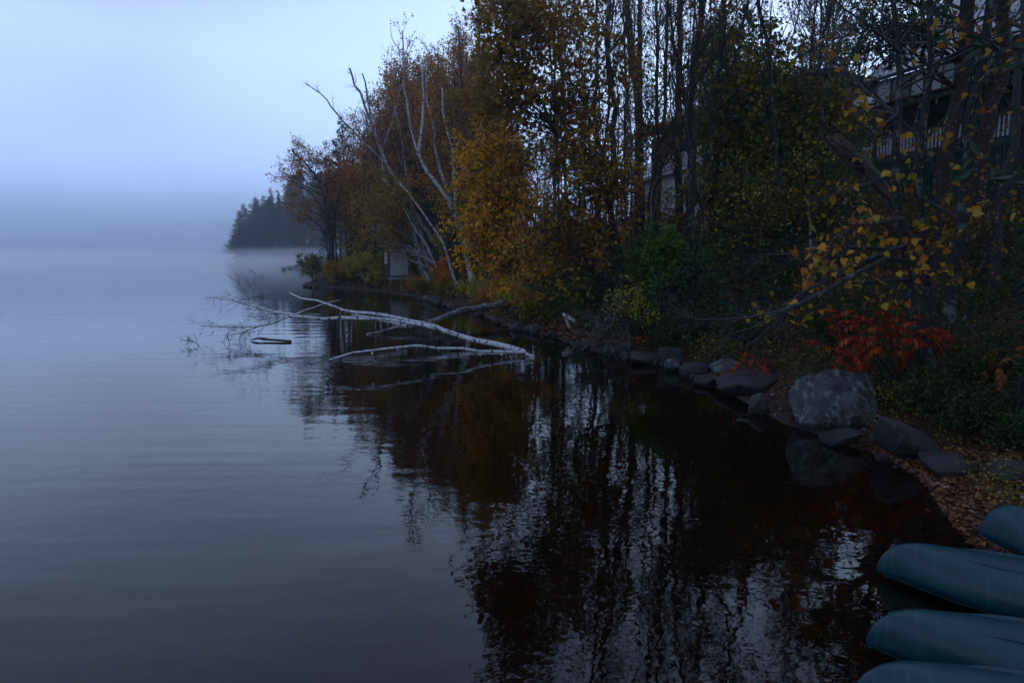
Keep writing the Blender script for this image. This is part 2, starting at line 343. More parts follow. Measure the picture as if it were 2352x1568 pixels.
def bank(t, p):
    g = N(t, 'ShaderNodeTexCoord').outputs['Object']; n = tex(t, 'ShaderNodeTexNoise', mapv(t, g, (1, 1, 2.5)), .012, 3, .5)
    sp = N(t, 'ShaderNodeSeparateXYZ'); t.links.new(g, sp.inputs[0]); f = math_(t, 'MAXIMUM', math_(t, 'SUBTRACT', 1.0, math_(t, 'DIVIDE', sp.outputs[2], 40.)), 0.0)
    t.links.new(math_(t, 'MULTIPLY', math_(t, 'MULTIPLY', ramp(t, n, [(.35, (.15, .15, .15)), (.65, (1, 1, 1))]), f), .024), p.inputs['Density'])
vol_box('fog_bank', (-850, 262, .05), (300, 880, 42), .008, (.88, .94, 1.0), bank, 'thick fog bank lying on the far end of the lake')
def wisp(t, p):
    g = N(t, 'ShaderNodeTexCoord').outputs['Object']; sp = N(t, 'ShaderNodeSeparateXYZ'); t.links.new(g, sp.inputs[0])
    n = tex(t, 'ShaderNodeTexNoise', mapv(t, g, (1, 1, 4)), .06, 3, .55)
    f = math_(t, 'SUBTRACT', 1.0, math_(t, 'DIVIDE', sp.outputs[2], 3.4)); y_ = N(t, 'ShaderNodeMapRange'); t.links.new(sp.outputs[1], y_.inputs[0]); y_.inputs[1].default_value = 45; y_.inputs[2].default_value = 110
    d = math_(t, 'MULTIPLY', math_(t, 'MULTIPLY', f, ramp(t, n, [(.35, (.1, .1, .1)), (.65, (1, 1, 1))])), math_(t, 'MULTIPLY', y_.outputs[0], .020))
    t.links.new(d, p.inputs['Density'])
vol_box('mist', (-500, 45, .03), (8, 258, 3.4), .01, (.94, .97, 1.0), wisp, 'low white mist drifting just over the water')
# ------------------------------------------------------------------ trees
def rv(s=1.0): return Vector((random.gauss(0, s), random.gauss(0, s), random.gauss(0, s)))
def perp(d, az=None):
    a = d.cross(Vector((0, 0, 1)) if abs(d.z) < .9 else Vector((1, 0, 0))).normalized(); b = d.cross(a)
    az = random.uniform(0, 2 * math.pi) if az is None else az
    return a * math.cos(az) + b * math.sin(az)
class Tree:
    def __init__(s, leaf=.07, per=5, twigr=.005, tw_n=5, droop=.0, keep=1.0):
        s.tk = Tubes(); s.tw = Tubes(); s.lv = Leaves(); s.leaf = leaf; s.per = per; s.twigr = twigr; s.tw_n = tw_n; s.droop = droop; s.keep = keep; s.path = []
    def trunk(s, pts, r0, r1, sides=9, flare=True):
        P = [Vector(p) for p in pts]
        # resample with slight wander
        L = [0]; 
        for a, b in zip(P, P[1:]): L.append(L[-1] + (b - a).length)
        n = max(6, int(L[-1] / .55)); n = min(n, 34); Q = []; R = []
        for k_ in range(n + 1):
            d = L[-1] * k_ / n; i_ = max(0, min(len(P) - 2, next((q for q in range(len(L) - 1) if L[q + 1] >= d), len(P) - 2)))
            f = (d - L[i_]) / max(1e-6, L[i_ + 1] - L[i_])
            p0, p1, p2, p3 = P[max(0, i_ - 1)], P[i_], P[i_ + 1], P[min(len(P) - 1, i_ + 2)]
            q = .5 * ((2 * p1) + (p2 - p0) * f + (2 * p0 - 5 * p1 + 4 * p2 - p3) * f * f + (3 * p1 - p0 - 3 * p2 + p3) * f ** 3)
            if 0 < k_ < n: q = q + rv(min(.03, L[-1] * .004))
            Q.append(q); x = k_ / n; r = r0 + (r1 - r0) * x ** .85
            if flare and k_ == 0: r *= 1.45
            if flare and k_ == 1: r *= 1.1
            R.append(r)
        s.tk.add(Q, R, sides, cap=True); s.path.append((Q, R)); return Q, R
    def twig(s, p, d, L, leaves=None):
        d = (d + rv(.25)).normalized(); q1 = p + d * L * .5 + rv(L * .06); d2 = (d + rv(.3) + Vector((0, 0, .15 - s.droop))).normalized(); q2 = q1 + d2 * L * .5
        s.tw.add([p, q1, q2], [s.twigr, s.twigr * .8, s.twigr * .4], 3)
        n = s.per if leaves is None else leaves
        for k_ in range(n):
            if random.random() > s.keep: continue
            f = random.uniform(.25, 1.0); q = p.lerp(q1, f * 2) if f < .5 else q1.lerp(q2, f * 2 - 1)
            s.lv.add(q + rv(s.leaf * .35), d + rv(.8), s.leaf)
    def bough(s, p, d, L, r, lev, n_sub, up=.12, leaves=None, twigL=.55):
        npt = 6 if lev else 5; Q = [p]; D = d.normalized()
        for k_ in range(npt - 1):
            D = (D + rv(.16) + Vector((0, 0, up - s.droop * k_ / npt))).normalized(); Q.append(Q[-1] + D * L / (npt - 1))
        R = [max(s.twigr, r * (1 - .8 * k_ / (npt - 1))) for k_ in range(npt)]
        (s.tk if r > .03 else s.tw).add(Q, R, 5 if r > .03 else 4)
        for k_ in range(n_sub):
            f = random.uniform(.22, 1) ** .8 * (npt - 1); i_ = min(npt - 2, int(f)); q = Q[i_].lerp(Q[i_ + 1], f - i_)
            ax = (Q[i_ + 1] - Q[i_]).normalized(); dd = (ax * .8 + perp(ax) * .75).normalized()
            l2 = L * random.uniform(.25, .5) * (1.1 - .5 * f / npt)
            if lev > 0 and l2 > twigL * .8: s.bough(q, dd, l2, R[i_] * .5, lev - 1, s.tw_n, up, leaves, twigL)
            else: s.twig(q, dd, random.uniform(.5, 1.2) * twigL, leaves)
        s.twig(Q[-1], D, twigL * .8, leaves)
    def crown(s, n, L, c0=.35, up=.12, ang=.9, lev=1, n_sub=6, side=None, twigL=.55, which=0, leaves=None, thin=1.):
        Q, R = s.path[which]; m_ = len(Q) - 1
        for k_ in range(n):
            x = c0 + (1 - c0) * (k_ + random.random()) / n; f = min(m_ - .01, x * m_); i_ = int(f); q = Q[i_].lerp(Q[i_ + 1], f - i_)
            ax = (Q[i_ + 1] - Q[i_]).normalized(); pd = perp(ax)
            if side is not None: pd = (pd + Vector(side)).normalized()
            d = (ax * math.cos(ang) + pd * math.sin(ang)).normalized()
            l_ = L * (1.08 - .75 * ((x - c0) / (1 - c0))) * random.uniform(.7, 1.2)
            s.bough(q, d, l_, min(R[i_] * .5, .02 + l_ * .012) * thin, lev, n_sub, up, leaves, twigL)
    def blob(s, c, rx, ry, rz, n, which=0, n_sub=7, lev=1, twigL=.5, leaves=None, start=None, sag=0.0):
        Q, R = s.path[which]
        for _ in range(n):
            while True:
                w = Vector((random.uniform(-1, 1), random.uniform(-1, 1), random.uniform(-1, 1)))
                if w.length < 1: break
            T = Vector((c[0] + w.x * rx, c[1] + w.y * ry, c[2] + w.z * rz))
            best = min(range(1, len(Q)), key=lambda k_: abs(Q[k_].z - (T.z - .45 * (Vector((Q[k_].x, Q[k_].y)) - Vector((T.x, T.y))).length)) + .15 * (Q[k_] - T).length)
            a = Q[best]; L = (T - a).length
            mid = a.lerp(T, .5) + Vector((0, 0, .08 * L - sag * L)) + rv(.05 * L); pts = []
            for k_ in range(6):
                f = k_ / 5; pts.append(a.lerp(mid, f).lerp(mid.lerp(T, f), f) + (rv(.02 * L) if k_ else rv(0)))
            r = min(R[best] * .55, .012 + .009 * L); rr = [max(s.twigr, r * (1 - .8 * k_ / 5)) for k_ in range(6)]
            (s.tk if r > .03 else s.tw).add(pts, rr, 5)
            for k_ in range(n_sub):
                f = random.uniform(.45, 1) * 5; i_ = min(4, int(f)); q = pts[i_].lerp(pts[i_ + 1], f - i_); ax = (pts[i_ + 1] - pts[i_]).normalized()
                dd = (ax * .7 + perp(ax) * .8).normalized()
                if lev: s.bough(q, dd, min(L * .5, random.uniform(.8, 1.5) * twigL * 1.6), rr[i_] * .5, 0, s.tw_n, .08, leaves, twigL)
                else: s.twig(q, dd, twigL * random.uniform(.6, 1.3), leaves)
    def meshes(s, name, bark, leafm, origin=Vector((0, 0, 0)), twigm=None, width=.42, droop=.35, rough=.04):
        o_ = np.array(origin)[None, :]
        tk = [(a - o_, b, c_, d_) for a, b, c_, d_ in s.tk.chunks(0, rough)]
        tw = [(a - o_, b, c_, d_) for a, b, c_, d_ in s.tw.chunks(0)] + [(a - o_, b, c_, d_) for a, b, c_, d_ in s.lv.chunk(1, width, droop=droop)]
        return mesh(name + '_trunk', tk, [bark]), mesh(name + '_crown', tw, [twigm or M['twig'], leafm])
def plant(name, label, cat, tree, base, bark, leafm, group=None, crown_name='crown', trunk_name='trunk', **kw):
    root = thing(name, label, cat, base, 0, group); a, b = tree.meshes(name, bark, leafm, Vector(base), **kw)
    if len(a.vertices): link(trunk_name, a, root)
    if len(b.vertices): link(crown_name, b, root)
    return root
def ptpath(pts, Y0, dY=0.0, ground=True):
    n = len(pts); P = [at(x, y, Y0 + dY * k_ / max(1, n - 1)) for k_, (x, y) in enumerate(pts)]
    if ground:
        g_ = hz(P[0].x, P[0].y)
        if P[0].z > g_ + .1: P.insert(0, Vector((P[0].x + (P[0].x - P[1].x) * .1, P[0].y, g_ - .25)))
        else: P[0].z = min(P[0].z, g_ - .1)
    return P
def conifer(H=14, base_r=.16, L0=2.6, whorl=.42, clear=.12, dens=1.0, kind='spruce', nd=.2):
    s = Tree(); s.trunk([(0, 0, -.3), (random.uniform(-.1, .1), random.uniform(-.1, .1), H * .5), (0, 0, H)], base_r, .02, 7)
    z = H * clear; Pn = []; Dn = []; Sn = []
    while z < H * .985:
        x = (z - H * clear) / (H * (1 - clear)); Lr = L0 * ((1 - x) ** .8) * (.35 + .65 * min(1, x * 6 + .4))
        nb = random.randint(4, 6)
        for k_ in range(nb):
            az = random.uniform(0, 6.283); l_ = max(.15, Lr * random.uniform(.55, 1.15)); D = Vector((math.cos(az), math.sin(az), .15 if kind == 'pine' else -.12 + .5 * x))
            Q = [Vector((0, 0, z))]
            for q in range(4):
                D = (D + Vector((0, 0, .10)) + rv(.07)).normalized(); Q.append(Q[-1] + D * l_ / 4)
            s.tw.add(Q, [.022, .018, .014, .01, .006], 3)
            m_ = int(l_ * 15 * dens) + 3
            for q in range(m_):
                f = (random.uniform(.12, 1) ** .7) * 4; i_ = min(3, int(f)); p = Q[i_].lerp(Q[i_ + 1], f - i_)
                sd = (Q[4] - Q[0]).normalized().cross(Vector((0, 0, 1))) * random.choice((-1, 1)) * random.uniform(.1, .9)
                w_ = (l_ * .30) * (1.15 - f / 4.4) * random.uniform(.2, 1)
                Pn.append(tuple(p + sd * w_ + Vector((0, 0, random.uniform(-.09, .05))))); Dn.append(tuple(D * .7 + sd * .8 + Vector((0, 0, .2 if kind == 'pine' else -.15)) + rv(.3))); Sn.append(nd * random.uniform(.7, 1.5))
        z += whorl * random.uniform(.7, 1.3) * (1.15 - .5 * x)
    s.lv.p = Pn; s.lv.d = Dn; s.lv.s = Sn
    return s
# --- archetypes for the wood behind: (trunk mesh, crown mesh, height)
ARCH = {}
def arch(key, tree, bark, leafm, H, **kw): a, b = tree.meshes(key, bark, leafm, **kw); ARCH.setdefault(key, []).append((a, b, H))
def hardwood(H, r, lean=.5, c0=.35, n=16, L=3.0, leaf=.11, per=4, keep=1.0, tw_n=4, up=.16, ang=.75, n_sub=5, twigL=.7):
    s = Tree(leaf, per, .008, tw_n, keep=keep)
    a = random.uniform(0, 6.28); P = [Vector((0, 0, -.3))]
    for k_ in range(1, 7): P.append(Vector((math.cos(a) * lean * (k_ / 6) ** 1.5, math.sin(a) * lean * (k_ / 6) ** 1.5, H * k_ / 6)) + Vector((random.gauss(0, .12), random.gauss(0, .12), 0)))
    s.trunk(P, r, .02, 7); s.crown(n, L, c0, up, ang, 1, n_sub, twigL=twigL); return s
for k_ in range(4): arch('rust', hardwood(15, .13, n=22, L=3.0, leaf=.16, keep=.8), M['bark'], M['l_rust'], 15)
for k_ in range(4): arch('bare', hardwood(15, .12, n=24, L=3.0, leaf=.13, keep=.22, up=.28, ang=.6), M['bark'], M['l_rust'], 15)
for k_ in range(3): arch('mix', hardwood(14, .14, n=24, L=3.4, leaf=.17, keep=.85), M['bark'], M['l_dim'], 14)
for k_ in range(3): arch('birch', hardwood(14, .10, 1.5, .4, 18, 2.4, .08, keep=.4, up=.3, ang=.6), M['birch'], M['l_mix'], 14)
for k_ in range(3): arch('spruce', conifer(15, .16, 2.8, .38, .08, 1.1), M['bark'], M['needle'], 15, width=.13, droop=.2)
for k_ in range(2): arch('pine', conifer(18, .2, 3.6, .6, .2, 1.2, 'pine', .3), M['bark_red'], M['needle_pine'], 18, width=.11, droop=-.2)
for k_ in range(3): arch('sapling', hardwood(5, .03, .5, .15, 12, 1.4, .10, 5, .9, 4, up=.12, ang=1.0, twigL=.4), M['bark'], M['l_mix'], 5)
for k_ in range(4): arch('screen', hardwood(17, .11, n=34, L=3.2, leaf=.14, keep=.16, c0=.22, up=.2, ang=.85, per=4, lean=.8), M['bark'], M['l_dim'], 17)
for k_ in range(3): arch('thin', hardwood(16, .06, n=26, L=2.2, leaf=.13, keep=.10, c0=.25, up=.3, ang=.6, lean=1.4), M['bark_lichen'], M['l_dim'], 16)
NAMES = {'screen': ('maple_tree', 'tree', 'dark thin trunk with spreading bare branches and few dull leaves among the middle trunks', 'thin trunks of the bank in front of the houses'),
         'thin': ('young_tree', 'tree', 'pole thin dark young tree among the middle trunks', 'pole thin trees of the bank'),'rust': ('maple_tree', 'tree', 'thin maple with rust brown leaves in the thick wood behind the shore', 'rust leaved trees in the wood'),
         'bare': ('bare_tree', 'tree', 'nearly bare dark hardwood with many fine upright twigs in the wood', 'nearly bare trees in the wood'),
         'mix': ('autumn_tree', 'tree', 'hardwood with mixed brown, yellow and green leaves in the wood', 'mixed autumn trees in the wood'),
         'birch': ('birch_tree', 'tree', 'slim white birch with thin crown among the wood behind the shore', 'slim birches in the wood'),
         'spruce': ('spruce_tree', 'tree', 'dark spruce standing deep in the shore wood', 'dark spruces in the wood'),
         'pine': ('pine_tree', 'tree', 'tall white pine with feathery boughs above the wood', 'white pines above the wood'),
         'sapling': ('sapling', 'sapling', 'small autumn sapling in the undergrowth of the bank', 'saplings of the undergrowth')}
def put(key, x, y, H, label=None, group=None, z=None):
    a, b, h = random.choice(ARCH[key]); nm, cat, lb, gr = NAMES[key]
    r = thing(nm, label or lb, cat, (x, y, hz(x, y) if z is None else z), random.uniform(0, 6.28), group or gr)
    sc = H / h; w = sc ** .6; r.scale = (w, w, sc); link('trunk', a, r); link('crown', b, r); return r
OUTL = [(690, 470), (740, 370), (790, 300), (850, 225), (900, 150), (940, 120), (1000, 120), (1050, 90), (1095, 50), (1130, 120), (1165, 260), (1270, 300), (1480, 320), (1500, 330), (2400, 330)]
def outl(dx): return float(np.interp(dx, [a for a, b in OUTL], [b for a, b in OUTL]))
def fill(n, x0, x1, s0, s1, keys, ymax=80, jitter=110, ymin=10, label=None, group=None, hmax=21, hmin=4, up=0):
    k_ = 0; tries = 0
    while k_ < n and tries < n * 60:
        tries += 1; dx = random.uniform(x0, x1); Y = random.uniform(ymin, ymax); p = at(dx, 500, Y); s_ = float(sdist(np.array([p.x]), np.array([Y]))[0])
        if not (s0 < s_ < s1) or (abs(dx - 912) < 62 and Y < 54): continue
        g_ = hz(p.x, Y); top = at(dx, outl(dx) + random.uniform(0, jitter) - up, Y).z; H = top - g_
        if H < hmin: continue
        put(random.choice(keys), p.x, Y, min(H, hmax * random.uniform(.8, 1)), label, group); k_ += 1
fill(50, 745, 1170, 1.5, 26, ['rust', 'rust', 'bare', 'mix'], 85, 130, 33)
fill(44, 780, 1260, 3, 45, ['bare', 'rust', 'bare', 'birch', 'rust'], 100, 55, 40)
fill(12, 740, 1200, 3, 30, ['spruce'], 85, 200, 42)
fill(10, 720, 1250, .8, 4, ['mix', 'rust', 'sapling'], 62, 250, 36, hmax=8)
fill(30, 740, 1040, 1.2, 14, ['rust', 'rust', 'mix', 'bare'], 72, 90, 42)
for dx, dyt, Y in ((792, 262, 66), (1008, 190, 62), (955, 250, 58), (862, 300, 60)):
    p = at(dx, 500, Y); g_ = hz(p.x, Y); put('pine', p.x, Y, at(dx, dyt, Y).z - g_, 'grey green white pine rising out of the rust coloured wood', 'white pines above the wood')
fill(22, 715, 985, 1.5, 16, ['spruce'], 78, 110, 50, hmax=10, up=-150)
fill(10, 1000, 1250, 4, 20, ['spruce'], 70, 110, 38, hmax=9, up=-200)
fill(14, 1245, 1480, 3, 22, ['spruce', 'mix'], 52, 60, 30, hmax=7, up=-130)
# screen of tall thin trunks in the middle and right
for k_ in range(34):
    arch_k = random.choice(['screen', 'thin', 'thin'])
    for _ in range(40):
        dx = random.choice((random.uniform(1270, 2000), random.uniform(1270, 2000), random.uniform(1990, 2500))); Y = random.uniform(15, 44); p = at(dx, 500, Y); s_ = float(sdist(np.array([p.x]), np.array([Y]))[0])
        if s_ < 2.2 or (Y < 18 and dx > 1700): continue
        if Y > 26 and dx > 1960: continue
        break
    else: continue
    put(arch_k, p.x, Y, random.uniform(13, 18))
# behind and beside the houses
for dx, dyt, Y, kk in ((1600, 85, 95, 'pine'), (1655, 110, 100, 'pine'), (1840, 20, 70, 'pine'), (1900, 60, 75, 'pine'), (1570, 130, 85, 'spruce'), (1960, 110, 85, 'bare'), (1720, 60, 62, 'mix'),
                       (1290, 250, 70, 'rust'), (1340, 270, 64, 'bare'), (1390, 250, 66, 'rust'), (1430, 230, 60, 'mix'), (1480, 240, 72, 'bare'), (1330, 300, 50, 'spruce'), (1440, 300, 52, 'spruce'), (1270, 200, 60, 'bare')):
    p = at(dx, 500, Y); g_ = hz(p.x, Y); put(kk, p.x, Y, at(dx, dyt, Y).z - g_, {'pine': 'fog greyed pine far behind the houses', 'spruce': 'dark spruce standing behind the houses and trunks'}.get(kk), {'pine': 'pines in the fog behind the houses', 'spruce': 'spruces near the houses'}.get(kk))
# headland with conifers in the fog
for k_ in range(125):
    dx = random.uniform(535, 800); f = (dx - 535) / 160.; Y = random.uniform(217, 232) + random.uniform(0, 30) * f
    p = at(dx, 580, Y); s_ = float(sdist(np.array([p.x]), np.array([Y]))[0])
    if s_ < .3: continue
    ty = float(np.interp(dx, [530, 560, 600, 640, 690, 900], [520, 480, 455, 430, 400, 390])) + random.uniform(-12, 50)
    put(random.choice(['spruce', 'pine', 'spruce']), p.x, Y, max(6, at(dx, ty, Y).z - hz(p.x, Y)), 'dark conifer on the headland fading into the fog', 'conifers on the foggy headland').scale.xy = [random.uniform(1.3, 2.1)] * 2
for k_ in range(60):
    dx = random.uniform(532, 830); Y = random.uniform(185, 226); p = at(dx, 580, Y); s_ = float(sdist(np.array([p.x]), np.array([Y]))[0])
    if .1 < s_ < 7: put(random.choice(['spruce', 'mix', 'pine']), p.x, Y, random.uniform(4, 9), 'dark conifer on the headland fading into the fog' if False else 'low dark tree on the waterline of the foggy headland', 'low trees along the headland waterline')
# far shore: a wood that reads as one mass through the fog
Vt = []; Ft = []
TT = Tubes(); FL = Leaves()
for k_ in range(420):
    dx = random.uniform(60, 560); Y = random.uniform(500, 600); p = at(dx, 575, Y); s_ = float(sdist(np.array([p.x]), np.array([Y]))[0])
    if s_ < 0: continue
    g_ = hz(p.x, Y); H = random.uniform(8, 20) * min(1, .35 + (dx - 60) / 300); TT.add([Vector((p.x, Y, g_ - 1)), Vector((p.x, Y, g_ + H * .35)), Vector((p.x, Y, g_ + H * .7)), Vector((p.x, Y, g_ + H))], [H * .13, H * .22, H * .13, .1], 7)
    for q in range(40):
        f = random.uniform(.1, .97); a = random.uniform(0, 6.28); r = H * .26 * (1 - f) + .3; FL.add(Vector((p.x + math.cos(a) * r * .7, Y + math.sin(a) * r * .7, g_ + H * f)), Vector((math.cos(a), math.sin(a), -.1)), 2.2)
tag(link('far_forest', mesh('far_forest', TT.chunks(0, .25) + FL.chunk(0, .4), [M['needle']])), 'dim wooded hillside on the far shore swallowed by fog', kind='stuff')

# unseen trees beside and behind the viewer, added to cut the open sky light
for k_ in range(70):
    a = random.uniform(math.radians(40), math.radians(150)); R = random.uniform(9, 32); x, y = R * math.sin(a), R * math.cos(a)
    if float(sdist(np.array([x]), np.array([y]))[0]) < 2.5 or (abs(x / max(y, .1)) < .95 and y > 0): continue
    put(random.choice(['mix', 'spruce', 'rust', 'mix', 'pine']), x, y, random.uniform(14, 19), 'unseen tree added to the wood beyond the right edge of the photo', 'trees beyond the right edge')
# ------------------------------------------------------------------ trees one can tell apart
HEROES = []
def hero(name, label, pts, w0, w1, bark, leafm, base=None, Y=None, dY=0, ext=0, leaf=.09, per=5, keep=1., crown=None, blobs=(), twigr=.006, tw_n=4, flare=True, ground=True, droop=0., cat='tree', extra=(), twigm=None, width=.42, ldroop=.35, rough=.04):
    if base is not None:
        h = hit(*base, fallback=Y); Y = h.y; pts = [base] + list(pts)
    P = ptpath(pts, Y, dY, ground)
    if ext:
        d = (P[-1] - P[-2]).normalized(); d = (d + Vector((0, 0, .3))).normalized(); P.append(P[-1] + d * ext * .5); P.append(P[-1] + (d + rv(.08)) * ext * .5); w1 *= .55
    s = Tree(leaf, per, twigr, tw_n, droop, keep); s.trunk(P, px(w0, Y) / 2, px(w1, Y + dY) / 2, 10, flare)
    for wi, (epts, a0, a1) in enumerate(extra):
        EP = [at(q[0], q[1], Y + (q[2] if len(q) > 2 else 0)) for q in epts]; s.trunk(EP, px(a0, Y) / 2, px(a1, Y) / 2, 7, False)
    if crown: s.crown(**crown)
    for b in blobs:
        cx, cy, rx, ry, oy, rd, n = b[:7]; kw = b[7] if len(b) > 7 else {}
        c = at(cx, cy, Y + oy); s.blob(c, px(rx, Y + oy), rd, px(ry, Y + oy), n, **kw)
    base_pt = P[0]; r = plant(name, label, cat, s, base_pt, M[bark], M[leafm], width=width, droop=ldroop, twigm=twigm, rough=rough); return r, s, Y
bl = 'l_rust'
# left fan-shaped maple at the point
hero('maple_tree', 'sparse rusty maple leaning out over the water at the tip of the point', [(764, 600), (762, 559), (751, 486), (735, 420), (705, 380), (670, 345)], 13, 3, 'bark', 'l_rust', base=(768, 640), dY=-2, leaf=.12, per=5, keep=.6,
     blobs=[(680, 370, 45, 35, -1, 1.5, 9), (660, 410, 35, 40, -1, 1.5, 8), (730, 390, 50, 60, 0, 2, 10), (790, 420, 50, 60, 0, 2, 10), (680, 490, 40, 40, -1, 1.5, 7), (820, 480, 40, 60, 1, 2, 8)],
     extra=[([(752, 500), (720, 450), (680, 420), (640, 405)], 5, 1.5), ([(760, 560), (735, 520), (700, 490), (660, 465), (640, 462)], 5, 1.5), ([(762, 559), (775, 470), (790, 400), (800, 350)], 7, 2)], ldroop=.6)
hero('maple_tree', 'low maple with orange leaves between the point and the shed', [(812, 560), (806, 500), (800, 430)], 8, 3, 'bark', 'l_orange', base=(815, 625), leaf=.1, keep=.8, blobs=[(808, 440, 45, 50, 0, 2, 12), (790, 410, 30, 25, 0, 1, 5)])
hero('maple_tree', 'dark trunked maple with olive yellow leaves left of the shed', [(838, 560), (840, 480), (850, 400)], 8, 3, 'bark', 'l_mix', base=(838, 630), leaf=.1, per=6, blobs=[(850, 440, 55, 60, -1, 2, 16), (880, 480, 45, 40, -2, 2, 10)])
# birches by the shed
cb = dict(n=7, L=1.4, c0=.72, up=.05, lev=0, n_sub=5, thin=.35)
hero('birch_tree', 'white birch leaning left beside the shed, leftmost of the leaning trio', [(975, 623), (966, 599), (958, 568), (951, 542), (942, 517), (930, 480), (905, 440), (880, 410)], 9, 3, 'birch', 'l_mix', base=(987, 650), dY=-1, crown=cb, leaf=.09, blobs=[(890, 440, 45, 40, -1, 1.5, 12), (870, 500, 50, 45, -1, 1.5, 14), (910, 520, 40, 30, -1, 1.5, 8)])
hero('birch_tree', 'curving white birch in the middle of the leaning trio by the shed', [(1004, 612), (992, 592), (982, 566), (964, 539), (949, 517), (935, 490), (922, 470)], 8, 3, 'birch', 'l_mix', base=(1020, 640), dY=-1, crown=cb, leaf=.09, blobs=[(920, 450, 40, 45, -1, 1.5, 10), (900, 560, 50, 20, -1, 1.2, 5)])
hero('birch_tree', 'slim white birch bowing left, rightmost of the leaning trio', [(1040, 635), (1036, 619), (1029, 590), (1019, 565), (1009, 539), (990, 517), (967, 482), (934, 438), (918, 420)], 7, 3, 'birch', 'l_mix', base=(1053, 668), dY=-1, crown=cb, leaf=.09, keep=.7)
hero('birch_tree', 'thin grey birch crossing behind the leaning trio', [(970, 633), (960, 607), (946, 582), (930, 559)], 5, 3, 'birch_grey', 'l_mix', base=(985, 655), crown=dict(n=4, L=1, c0=.6, lev=0), leaf=.08)
hero('ash_tree', 'straight grey trunk at the right corner of the shed', [(941, 602), (934, 551), (932, 500), (928, 430), (925, 350)], 7, 4, 'bark_pale', 'l_rust', base=(949, 655), crown=dict(n=10, L=2, c0=.5), keep=.5)
# big leaning birches
cb2 = dict(n=16, L=2.4, c0=.45, up=.2, ang=.6, lev=1, n_sub=5, thin=.5)
hero('birch_tree', 'tall white birch with a forked crooked top above the wood', [(1073, 585), (1062, 541), (1033, 468), (1011, 431), (978, 384), (960, 354), (944, 295), (934, 231), (926, 133), (924, 70)], 13, 3, 'birch', 'l_rust', base=(1086, 660), dY=2, crown=cb2, leaf=.12, keep=.45,
     extra=[([(928, 130), (915, 110), (901, 90), (897, 60)], 3, 1), ([(929, 150), (940, 120), (950, 95), (952, 85)], 3, 1), ([(960, 354), (968, 290), (972, 220), (968, 150)], 8, 3)])
hero('birch_tree', 'double stemmed birch with white upper stems right of the crooked birch', [(1070, 590), (1052, 500), (1030, 440), (1016, 401), (1003, 359), (996, 295), (985, 251), (978, 180), (985, 120)], 11, 3, 'birch', 'l_rust', base=(1088, 650), dY=4, crown=cb2, leaf=.12, keep=.45, extra=[([(1045, 480), (1043, 400), (1040, 340), (1019, 269), (1015, 200)], 9, 3)])
hero('dead_birch', 'dead leaning birch snag with two broken bare tops against the sky', [(1000, 560), (940, 470), (895, 390), (875, 346), (852, 282), (837, 243), (824, 205), (813, 195), (803, 156)], 11, 4, 'birch_grey', 'l_rust', base=(1030, 640), dY=1,
     crown=dict(n=9, L=1.5, c0=.5, lev=1, leaves=0), keep=0, extra=[([(858, 300), (850, 262), (846, 230), (840, 195), (832, 168)], 6, 3)])
hero('dead_birch', 'dead birch stem reaching far left with a wiggly bare tip', [(960, 520), (920, 430), (870, 360), (820, 310), (775, 262), (755, 235), (725, 205), (702, 190)], 11, 2, 'birch_grey', 'l_rust', base=(990, 620), dY=-1,
     crown=dict(n=9, L=1.1, c0=.6, lev=1, leaves=0), keep=0)
hero('birch_tree', 'pale birch stem crossing behind the dead snags', [(960, 560), (915, 470), (890, 420), (880, 350), (905, 260), (925, 190)], 9, 3, 'birch_grey', 'l_rust', base=(1000, 640), dY=3, crown=cb2, keep=.2, leaf=.08)
for lb, p_, b_ in (('upright bare poplar with feathery top right of the crooked birch', [(1095, 500), (1080, 350), (1065, 200), (1052, 60)], (1105, 640)), ('tall bare poplar with fine twigs near the golden tree', [(1130, 480), (1118, 300), (1105, 150), (1096, 30)], (1140, 660)),
                   ('slender dark ash among rust leaves left of the golden tree', [(1060, 430), (1020, 280), (1008, 180), (1005, 120)], (1078, 620))):
    hero('poplar_tree', lb, p_, 8, 2, 'bark', 'l_rust', base=b_, dY=5, crown=dict(n=26, L=2.6, c0=.3, up=.3, ang=.55, n_sub=6), keep=.3, leaf=.09)
# golden tree
hero('golden_birch', 'birch with bright golden leaves hanging low over the shore', [(1243, 672), (1237, 592), (1227, 519), (1205, 420), (1190, 330)], 9, 4, 'birch_grey', 'l_gold', base=(1258, 706), leaf=.135, per=5, tw_n=4, droop=.12,
     blobs=[(1150, 350, 60, 45, -1, 1.5, 13), (1125, 420, 60, 50, -1, 1.5, 16), (1140, 490, 70, 50, -1.5, 1.5, 16), (1125, 560, 60, 50, -2, 1.2, 17), (1175, 610, 50, 30, -2, 1.2, 6), (1180, 430, 40, 60, 0, 1.5, 5)], ldroop=.7)
